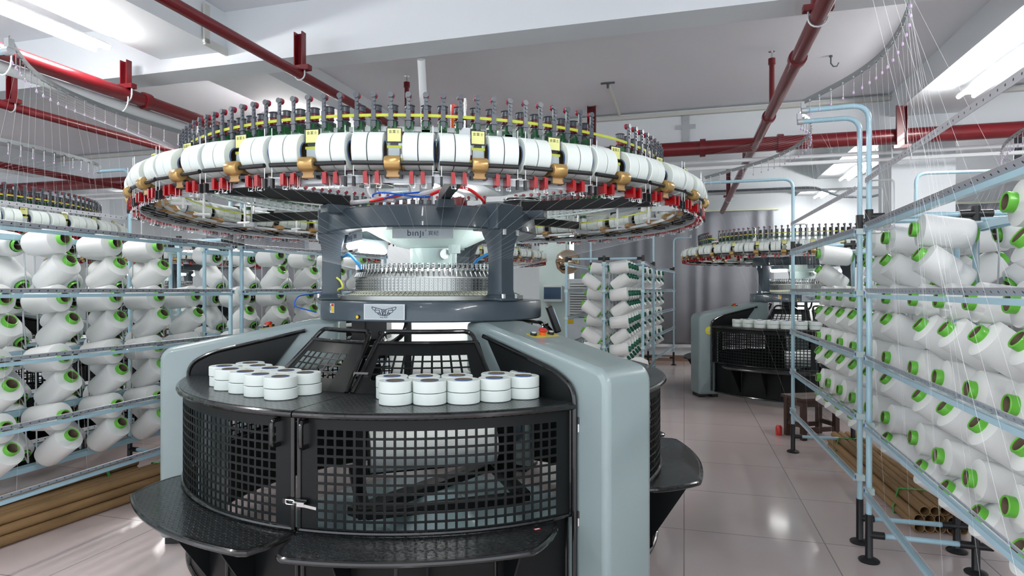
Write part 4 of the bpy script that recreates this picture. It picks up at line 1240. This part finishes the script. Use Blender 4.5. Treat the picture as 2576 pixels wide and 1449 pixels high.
    for sd in 'AB':
        yd = -1 if sd == 'A' else 1; yb = 0 if sd == 'A' else RW_
        ends = []
        for e, x in (('0', 0.0), ('1', L)):
            al = armlen[int(e)]
            if sd + e not in arms: ends.append(None); continue
            tip = Vector((x, s * (yb + yd * al), AH - 0.005))
            b = MB(); b.tube(smooth_path([(x, s * yb, H - 0.02), (x, s * yb, AH), tip], 0.09, 6), 0.0145, 12)
            arm = b.obj('gooseneck_arm', 'blue_tube', root)
            b = MB(); b.cyl(tip - Vector((0, s * yd * 0.02, 0)), tip + Vector((0, s * yd * 0.01, 0)), 0.019, n=12); b.box(tip + Vector((0, 0, 0.03)), (0.025, 0.025, 0.04)); b.obj('arm_clamp', 'aluminium', arm)
            ends.append(tip + Vector((0, 0, 0.05)))
        if None in ends or len(ends) < 2: continue
        a, c = ends; N = 26; pts = []
        for k in range(N + 1):
            t = k / N
            if sd in arcs:
                Q = [MW.inverted() @ Vector((q[0], q[1], a.z)) for q in arcs[sd]]; Q = [a] + Q + [c]
                m = t * (len(Q) - 1); i0 = min(int(m), len(Q) - 2); f = m - i0
                g0, g1, g2, g3 = Q[max(i0 - 1, 0)], Q[i0], Q[i0 + 1], Q[min(i0 + 2, len(Q) - 1)]
                p = 0.5 * ((2 * g1) + (g2 - g0) * f + (2 * g0 - 5 * g1 + 4 * g2 - g3) * f * f + (3 * g1 - g0 - 3 * g2 + g3) * f ** 3)
                pts.append(p); continue
            p = a.lerp(c, t); p = p + Vector((0, -s * yd * bulge * (1 - (2 * t - 1) ** 2) ** 0.8 if 0 < t < 1 else 0, 0)); pts.append(p)
        vs = []; 
        for p in pts:
            vs += [p + Vector((0, -0.002, -0.014)), p + Vector((0, 0.002, -0.014)), p + Vector((0, 0.002, 0.014)), p + Vector((0, -0.002, 0.014))]
        fs = [(i * 4 + j, (i + 1) * 4 + j, (i + 1) * 4 + (j + 1) % 4, i * 4 + (j + 1) % 4) for i in range(N) for j in range(4)]
        b = MB(); b.add(vs, fs); gr = b.obj('arched_guide_rail', 'guide_grey', root)
        eyes = []
        for k in range(1, N):
            o = link('eyelet', EYE_W, gr, loc=pts[k] + Vector((0, 0, -0.014)))
            o2 = link('ceramic_ring', EYE_T, gr, loc=pts[k] + Vector((0, 0, -0.014)))
            eyes.append(pts[k] + Vector((0, 0, -0.09)))
        tgt = targetA if sd == 'A' else targetB
        for k, p in enumerate(eyes):
            wp = MW @ p
            # down to the rail of the rack
            li = k % 5
            q = MW @ Vector((ph + (k + 0.5) * (L - ph) / len(eyes), s * (yb + yd * 0.03), LV[li] + 0.02))
            yarn.cyl(wp, q, 0.00028, n=3, cap=False)
            if tgt is not None:
                C = Vector((tgt.x, tgt.y, 0)); dd = wp - C; a0 = degrees(atan2(dd.y, dd.x))
                e = C + pol(1.415, a0 + (k - len(eyes) / 2) * 2.9 * (-1 if (s * yd) > 0 else 1), 2.285)
                yarn.cyl(wp, e, 0.00035, n=3, cap=False)
    if yarn.v:
        tag(yarn.obj('yarns', 'yarn_line', smooth=0), 'fine white yarns strung from the arched rails of the ' + where, 'yarns', kind='stuff')
    return root

rack('pale blue pipe yarn rack along the left edge of the picture', (-2.834, 2.80), (-2.27, 4.97), 1, 'left rack', CONE_G, CONE_G, AX, CL, upper='B',
     skip={(0, 0, 'A'), (0, 4, 'A')}, from_end=True, ph=0.17, armlen=(0.72, 0.33), arcs={'A': [(-2.36, 3.08), (-2.39, 3.53), (-2.27, 4.1)]})
rack('pale blue yarn rack between the left rack and the big machine', (-2.22, 5.06), (-1.35, 6.55), 1, 'middle left rack', CONE_G, CONE_G, AX, None,
     skip={(0, 0, 'A')}, ph=0.16, arms=('A0', 'A1'))
rack('pale blue yarn rack nearest the camera at the right edge', (1.97, 3.40), (1.37, 1.49), 1, 'near right rack', CONE_G, CONE_G, None, None, upper='A',
     skip={(0, i, 'A') for i in (1, 2)} | {(0, i, 'B') for i in (2, 3)}, ph=0.12, step=0.36, arms=('A0', 'A1'), armlen=(0.33, 0.5), arcs={'A': [(1.70, 3.05), (1.643, 2.68), (1.445, 2.235), (1.17, 1.87)]})
rack('pale blue yarn rack behind the near right rack, close to machine four', (2.06, 3.65), (2.59, 5.68), -1, 'far right rack', CONE_G, CONE_G, AX, None, upper='A',
     skip={(0, i, 'A') for i in (2, 3, 4)}, ph=0.14, armlen=(0.33, 0.78), arcs={'A': [(1.90, 3.92), (2.06, 4.3), (2.12, 4.75), (2.06, 5.22)]})
rack('yarn rack with dark green tube ends in front of the grey curtain', (1.68, 7.90), (2.25, 9.80), 1, 'curtain rack', CONE_T, CONE_G, None, None,
     skip={(0, 4, 'A'), (0, 4, 'B'), (0, 0, 'B', 'level'), (1, 0, 'B', 'level'), (2, 0, 'B', 'level'), (0, 1, 'B')}, ph=0.12, arms=('A1', 'B1'), armlen=(0.3, 0.3), sides='AB')
rack('farthest yarn rack by the grey curtain with dark green tube ends', (2.30, 9.98), (3.20, 12.2), 1, 'farthest rack', CONE_T, CONE_T, None, None,
     ph=0.2, step=0.5, arms=('A1',), sides='A')

# ---------- yarns inside the big machine
b = MB()
for p in range(-100, 101, 3):
    a = PSI0 + p + 1.0
    top_ = AX + pol(1.62, a, 1.885); bot = AX + pol(0.47, a, 1.625)
    b.cyl(top_, bot, 0.00028, n=3, cap=False)
for p in range(101, 260, 4):
    a = PSI0 + p; b.cyl(AX + pol(1.62, a, 1.885), AX + pol(0.47, a, 1.625), 0.00028, n=3, cap=False)
tag(b.obj('yarns', 'yarn_line', smooth=0), 'fine white yarns running from the ring down to the needle cylinder', 'yarns', kind='stuff')

# ================================================================ HOSES, PULLEYS ON TOP OF THE BIG MACHINE
def wpt(x, y, Y): return Vector(((x - 1288) / F_PX * Y, Y, EYE + (728 - y) * Y / F_PX))
def hose(pts, r, m, label, name='hose'):
    b = MB(); b.tube(smooth_path(pts, 0.12, 6), r, 8); return tag(b.obj(name, m), label, 'hose')
P3 = lambda x, y, z: (AX.x + x, AX.y + y, z)
hose([P3(-0.62, -0.10, 1.985), P3(-0.5, -0.3, 2.0), P3(-0.40, -0.42, 1.99), P3(-0.25, -0.46, 2.0), P3(0.0, -0.48, 2.03), P3(0.12, -0.50, 2.06), P3(0.3, -0.1, 2.2)], 0.014, 'hose_white', 'thick white hose curling over the dark top frame')
hose([P3(-0.30, -0.42, 2.36), P3(-0.32, -0.42, 2.12), P3(-0.30, -0.44, 2.02), P3(-0.15, -0.5, 1.99)], 0.012, 'hose_white', 'white hose dropping steeply onto the left of the top frame')
hose([P3(-0.52, -0.25, 1.985), P3(-0.35, -0.42, 1.99), P3(-0.22, -0.5, 2.0), P3(-0.1, -0.48, 2.03)], 0.008, 'cable_red', 'red air hose lying on the left of the top frame')
hose([P3(0.05, -0.52, 2.02), P3(0.16, -0.5, 2.07), P3(0.26, -0.5, 2.06), P3(0.36, -0.42, 1.99), P3(0.30, -0.3, 1.97)], 0.009, 'cable_red', 'red air hose arching on the right of the top frame')
loop = [P3(-0.12 + 0.16 * cos(t), -0.46 + 0.08 * sin(t), 2.02 + 0.012 * sin(t * 2)) for t in [2 * pi * k / 24 for k in range(24)]]
b = MB(); b.tube(loop, 0.005, 8, closed=True); b.tube([P3(-0.5, -0.25, 1.985), P3(-0.3, -0.45, 1.99), P3(-0.12, -0.54, 2.02), P3(0.04, -0.46, 2.05)], 0.005, 8)
tag(b.obj('hose', 'cable_blue'), 'coiled blue air line on top of the dark frame', 'hose')
for (x, y, z, lab, r) in ((-0.28, -0.36, 2.10, 'silver belt pulley disc on a post above the left of the top frame', 0.10), (0.56, -0.12, 2.045, 'silver belt pulley disc above the right of the top frame', 0.115)):
    e = empty('belt_pulley', P3(x, y, 1.955)); tag(e, lab, 'pulley')
    b = MB(); b.cyl((0, 0, 0), (0, 0, z - 1.955 + 0.02), 0.012, n=12); b.cyl((0, 0, 0.0), (0, 0, 0.012), 0.03, n=16); b.obj('spindle', 'steel', e)
    b = MB(); b.lathe([(0, z - 1.955 - 0.008), (r - 0.03, z - 1.955 - 0.006), (r, z - 1.955 - 0.010), (r, z - 1.955 - 0.006), (r - 0.012, z - 1.955), (r, z - 1.955 + 0.006), (r, z - 1.955 + 0.010), (r - 0.03, z - 1.955 + 0.006), (0, z - 1.955 + 0.008)], 40); b.obj('disc', 'chrome', e)
    b = MB(); b.cyl((0, 0, z - 1.955 + 0.008), (0, 0, z - 1.955 + 0.03), 0.018, n=10); b.obj('nut', 'black_plastic', e)
e = empty('drive_motor', P3(0.17, -0.10, 1.935)); tag(e, 'red electric motor and white box in the middle of the top frame', 'motor')
b = MB(); b.cyl((0, 0, 0.0), (0, 0, 0.13), 0.045, n=20); b.obj('motor_body', 'pipe_red', e)
b = MB(); b.box((0.10, 0.0, 0.06), (0.09, 0.08, 0.10)); b.obj('terminal_box', 'white_gloss', e, bevel=0.008)
e = empty('signal_light', AX + pol(1.37, 280.5, 2.16)); tag(e, 'orange and red signal tower behind the front feeders', 'signal light')
b = MB(); b.cyl((0, 0.08, 0.0), (0, 0.08, 0.07), 0.014, n=14); b.obj('amber_lens', 'orange_plastic', e)
b = MB(); b.cyl((0, 0.08, 0.07), (0, 0.08, 0.13), 0.014, n=14); b.obj('red_lens', 'button_red', e)
# hoses at the needle cylinder
hose([P3(-0.57, -0.10, 1.70), P3(-0.52, -0.16, 1.70), P3(-0.47, -0.25, 1.715), P3(-0.42, -0.28, 1.67), P3(-0.39, -0.26, 1.62)], 0.009, 'cable_cyan', 'bundle of cyan air lines left of the dial')
hose([P3(0.40, -0.42, 1.71), P3(0.35, -0.36, 1.70), P3(0.29, -0.30, 1.67), P3(0.27, -0.30, 1.62)], 0.009, 'cable_cyan', 'cyan air lines entering right of the dial')
hose([P3(-0.55, -0.17, 1.475), P3(-0.545, -0.22, 1.50), P3(-0.50, -0.26, 1.51), P3(-0.52, -0.24, 1.55), P3(-0.55, -0.22, 1.57)], 0.006, 'cable_yellow', 'yellow air line at the left edge of the cylinder')
hose([P3(-0.70, -0.02, 1.48), P3(-0.80, -0.18, 1.46), P3(-0.82, -0.2, 1.40), P3(-0.69, -0.16, 1.36)], 0.004, 'cable_blue', 'thin blue air line bowing out left of the bed plate')

# ================================================================ CARDBOARD TUBES
def tube_mesh(L, r=0.030):
    b = MB(); b.lathe([(r, 0.0), (r, L), (r - 0.005, L), (r - 0.005, 0.0)], 22, R=RY90, closed=True); return b.mesh('cardboard_tube', 'kraft', 40)
def tubes(P0, P1, rows, label, group, r=0.030, ties=()):
    P0 = Vector((P0[0], P0[1], 0)); P1 = Vector((P1[0], P1[1], 0)); d = P1 - P0; L = d.length; d.normalize(); rot = atan2(d.y, d.x)
    side = Vector((-d.y, d.x, 0)); me = tube_mesh(L, r); k = 0
    for ri, (cnt, off) in enumerate(rows):
        for c in range(cnt):
            w = (c + off - (rows[0][0] - 1) / 2) * (2 * r + 0.001)
            p = P0 + side * w + Vector((0, 0, r + 0.001 + ri * r * 1.76)) + d * random.uniform(-0.02, 0.02)
            o = link('cardboard_tube', me, None, loc=p, rotz=rot)
            tag(o, 'brown cardboard tube, %s from left, %s layer, %s' % (ordn(c if (side.x < 0) is False else cnt - 1 - c), ['bottom', 'second', 'third', 'fourth'][ri], label), 'cardboard tube', group); k += 1
    Wd = rows[0][0] * (2 * r) / 2 + 0.004; Ht = r * 2 + (len(rows) - 1) * r * 1.76 + 0.003
    top_w = rows[-1][0] * r + 0.004
    for t, lab in ties:
        c = P0 + d * (L * t)
        b = MB(); ring = [(-Wd, 0.002), (Wd, 0.002), (Wd, 0.05), (top_w, Ht), (-top_w, Ht), (-Wd, 0.05)]
        R = Matrix(((side.x, 0, d.x), (side.y, 0, d.y), (0, 1, 0)))
        n = len(ring); vs = []
        for dx in (-0.011, 0.011):
            for x, z in ring: vs.append(c + side * x + Vector((0, 0, z)) + d * dx)
        b.add(vs, [(i, (i + 1) % n, n + (i + 1) % n, n + i) for i in range(n)])
        tag(b.obj('green_strap', 'tape_green', solid=0.0015, smooth=0), lab, 'strap')
tubes((-3.30, 3.05), (-2.60, 4.95), [(5, 0), (4, 0.5), (3, 1.0)], 'front bundle under the left rack', 'front bundle of tubes at left', ties=((0.88, 'green plastic strap around the front tube bundle at left'),))
tubes((-3.72, 3.25), (-3.12, 5.05), [(3, 0), (2, 0.5)], 'rear bundle under the left rack', 'rear bundle of tubes at left', ties=((0.86, 'green plastic strap around the rear tube bundle at left'),))
tubes((2.63, 3.78), (3.12, 5.78), [(5, 0), (5, 0.0), (4, 0.5)], 'bundle under the right rack', 'bundle of tubes at right', ties=((0.16, 'green plastic strap near the open ends of the right tube bundle'), (0.86, 'green plastic strap at the far end of the right tube bundle')))

# ================================================================ STOOL, COOLER, SMALL THINGS
def stool(x, y, label):
    e = empty('wooden_stool', (x, y, 0), radians(12)); tag(e, label, 'stool')
    b = MB()
    for k in range(2): b.box((0, -0.085 + 0.17 * k, 0.405), (0.46, 0.165, 0.03))
    b.obj('seat', 'wood_dark', e, bevel=0.004)
    for sx in (-1, 1):
        for sy in (-1, 1):
            b = MB(); b.box((sx * 0.185, sy * 0.125, 0.195), (0.05, 0.05, 0.39)); b.obj('leg', 'wood_dark', e, bevel=0.004)
    b = MB()
    for sy in (-1, 1): b.box((0, sy * 0.125, 0.36), (0.32, 0.03, 0.06)); b.box((0, sy * 0.125, 0.10), (0.32, 0.03, 0.045))
    for sx in (-1, 1): b.box((sx * 0.185, 0, 0.36), (0.03, 0.20, 0.06)); b.box((sx * 0.185, 0, 0.14), (0.03, 0.20, 0.045))
    b.obj('rail', 'wood_dark', e, bevel=0.003)
stool(3.05, 6.28, 'old dark wooden stool on the floor beside the far right rack')
e = empty('fire_extinguisher', (2.75, 6.35, 0))
tag(e, 'small red jar on the floor left of the wooden stool', 'jar')
e.name = 'jar'
b = MB(); b.lathe([(0, 0.0), (0.03, 0.0), (0.032, 0.01), (0.032, 0.08), (0.02, 0.10), (0, 0.10)], 18); b.obj('body', 'button_red', e)
# air cooler
e = empty('air_cooler', rw(-1.65, 11.1, 0), ROT); tag(e, 'white evaporative air cooler cabinet with louvres left of the curtain rack', 'air cooler')
b = MB(); b.box((0, 0, 0.86), (0.80, 0.45, 1.66)); b.obj('cabinet', 'cooler_white', e, bevel=0.02)
b = MB(); b.box((0, -0.228, 1.30), (0.62, 0.006, 0.60)); gr = b.obj('grille', 'cooler_dark', e, smooth=0)
for c in (-0.158, 0.158):
    for k in range(13):
        b = MB(); b.box((c, -0.238, 1.03 + k * 0.045), (0.295, 0.03, 0.020), Matrix.Rotation(radians(35), 3, 'X')); b.obj('louvre', 'white_paint', gr, smooth=0)
for k in range(2): pass
b = MB(); b.box((0, -0.232, 1.30), (0.02, 0.014, 0.60)); b.box((0, -0.232, 1.30), (0.62, 0.014, 0.03)); b.obj('grille_bar', 'cooler_white', e, smooth=0)
b = MB(); b.box((0, -0.230, 0.66), (0.12, 0.012, 0.06)); b.cur = 1; b.box((0, -0.237, 0.66), (0.09, 0.004, 0.03)); b.obj('display', ['panel_paint', 'cable_blue'], e, smooth=0)
b = MB(); b.box((-0.30, -0.227, 0.93), (0.10, 0.004, 0.08)); b.obj('energy_label', 'dot_yellow', e, smooth=0)
b = MB(); b.text('米林克斯', 0.085, Matrix.Translation((0, -0.2265, 0.55)) @ RX90, 0.001, 1.1); b.text('Milinkesi', 0.07, Matrix.Translation((0, -0.2265, 0.46)) @ RX90, 0.001, 1.1); b.obj('maker_lettering', 'ink_navy', e, smooth=0)
for x in (-0.34, 0.34):
    for y in (-0.17, 0.17):
        b = MB(); b.cyl((x, y, 0), (x, y, 0.04), 0.025, n=10); b.obj('castor', 'black_plastic', e)
e = empty('control_box', rw(-2.35, 11.25, 1.42), ROT); tag(e, 'white wall box with a dark blue window beside the air cooler', 'control box')
b = MB(); b.box((0, 0, 0), (0.36, 0.1, 0.30)); b.obj('box_body', 'white_gloss', e, bevel=0.01)
b = MB(); b.box((0, -0.052, 0.01), (0.32, 0.008, 0.22)); b.obj('box_window', 'screen_dark', e, smooth=0)
room_box('trim_14', -2.62, -2.12, 11.3, 11.7, 0, 3.3, 'mint_paint')
e = empty('convex_mirror', rw(-1.95, 10.6, 1.98)); tag(e, 'bronze reflecting dome hanging below the ring, left of the air cooler', 'dome')
b = MB(); b.lathe([(0, -0.22), (0.10, -0.20), (0.19, -0.12), (0.22, 0.0), (0.19, 0.12), (0.10, 0.20), (0, 0.22)], 32); b.obj('dome', 'lamp_amber', e)
b = MB(); b.cyl((0, 0, 0.2), (0, 0, 1.60), 0.008, n=8); b.obj('hanging_rod', 'white_paint', e)
# sack hanging on the curtain rack and a cloth bundle
rnd = random.Random(3); b = MB(); vs = []; n = 22
for z, r in ((0.28, 0.04), (0.24, 0.11), (0.12, 0.13), (-0.02, 0.135), (-0.2, 0.14), (-0.36, 0.13)):
    for i in range(n):
        q = 2 * pi * i / n; rr = r * (1 + 0.10 * sin(5 * q + z * 9) + 0.05 * rnd.random()); vs.append((rr * cos(q), 0.7 * rr * sin(q), z))
b.add(vs, [(i * n + j, i * n + (j + 1) % n, (i + 1) * n + (j + 1) % n, (i + 1) * n + j) for i in range(5) for j in range(n)] + [tuple(reversed(range(n))), tuple(range(5 * n, 6 * n))])
tag(b.obj('cloth_bundle', 'fabric_white', smooth=80, loc=(1.58, 7.72, 0.37)), 'white cloth bundle standing at the near end of the curtain rack', 'cloth')
# dark crates and wooden pallets deep behind the left rack
e = empty('pallet', (-5.15, 8.3, 0), radians(-10)); tag(e, 'brown wooden pallet load behind the left rack', 'pallet')
b = MB()
for k in range(6): b.box((0, 0, 0.08 + k * 0.17), (1.5, 0.9, 0.13))
b.obj('boards', 'wood_dark', e, smooth=0)
e = empty('storage_crate', (-4.3, 6.75, 0), radians(-15)); tag(e, 'black lattice crate behind the left rack', 'crate')
b = MB()
for k in range(9): b.box((0, -0.3, 0.05 + k * 0.09), (0.9, 0.02, 0.02)); b.box((0, 0.3, 0.05 + k * 0.09), (0.9, 0.02, 0.02))
for k in range(12): b.box((-0.44 + k * 0.08, -0.3, 0.42), (0.02, 0.02, 0.78)); b.box((-0.44 + k * 0.08, 0.3, 0.42), (0.02, 0.02, 0.78))
for k in range(8): b.box((-0.44, -0.28 + k * 0.08, 0.42), (0.02, 0.02, 0.78)); b.box((0.44, -0.28 + k * 0.08, 0.42), (0.02, 0.02, 0.78))
b.box((0, 0, 0.04), (0.88, 0.6, 0.02)); b.obj('lattice', 'black_plastic', e, smooth=0)

# ---------- cones: the 300 that show largest are things, the surplus one object
def cone_rank(item):
    c = item[0] @ Vector((0, 0, 0.13)); x, y = c.x, c.y
    u = x / y * F_PX if y > 0.2 else 9e9; v = (c.z - EYE) / max(y, 0.01) * F_PX
    seen = abs(u) < 1330 and -770 < v < 770 and y > 0.3
    rear = 'rear-side' in item[1]
    hidden = (-0.62 < x / y < 0.0 and v < -110 and y > 3.2) if y > 0 else True     # behind the big machine's guards
    return (0 if seen and not hidden else 1, y * (1.25 if rear else 1.0))
CONES.sort(key=cone_rank)
for it in CONES[:298]: make_cone(*it)
b = MB(); ring = CONES[0][3]
for mt, lab, gr_, ms in CONES[298:]:
    for k, me in enumerate(ms):
        b.cur = {'yarn_white': 0, 'green_plastic': 1, 'teal_plastic': 2, 'core_brown': 3}[me.materials[0].name]
        b.T = mt; b.add([v.co for v in me.vertices], [tuple(p.vertices) for p in me.polygons])
b.T = None
tag(b.obj('yarn_cones', ['yarn_white', 'green_plastic', 'teal_plastic', 'core_brown']), 'white yarn cones in the hidden and distant parts of the racks', 'yarn cones', kind='stuff')
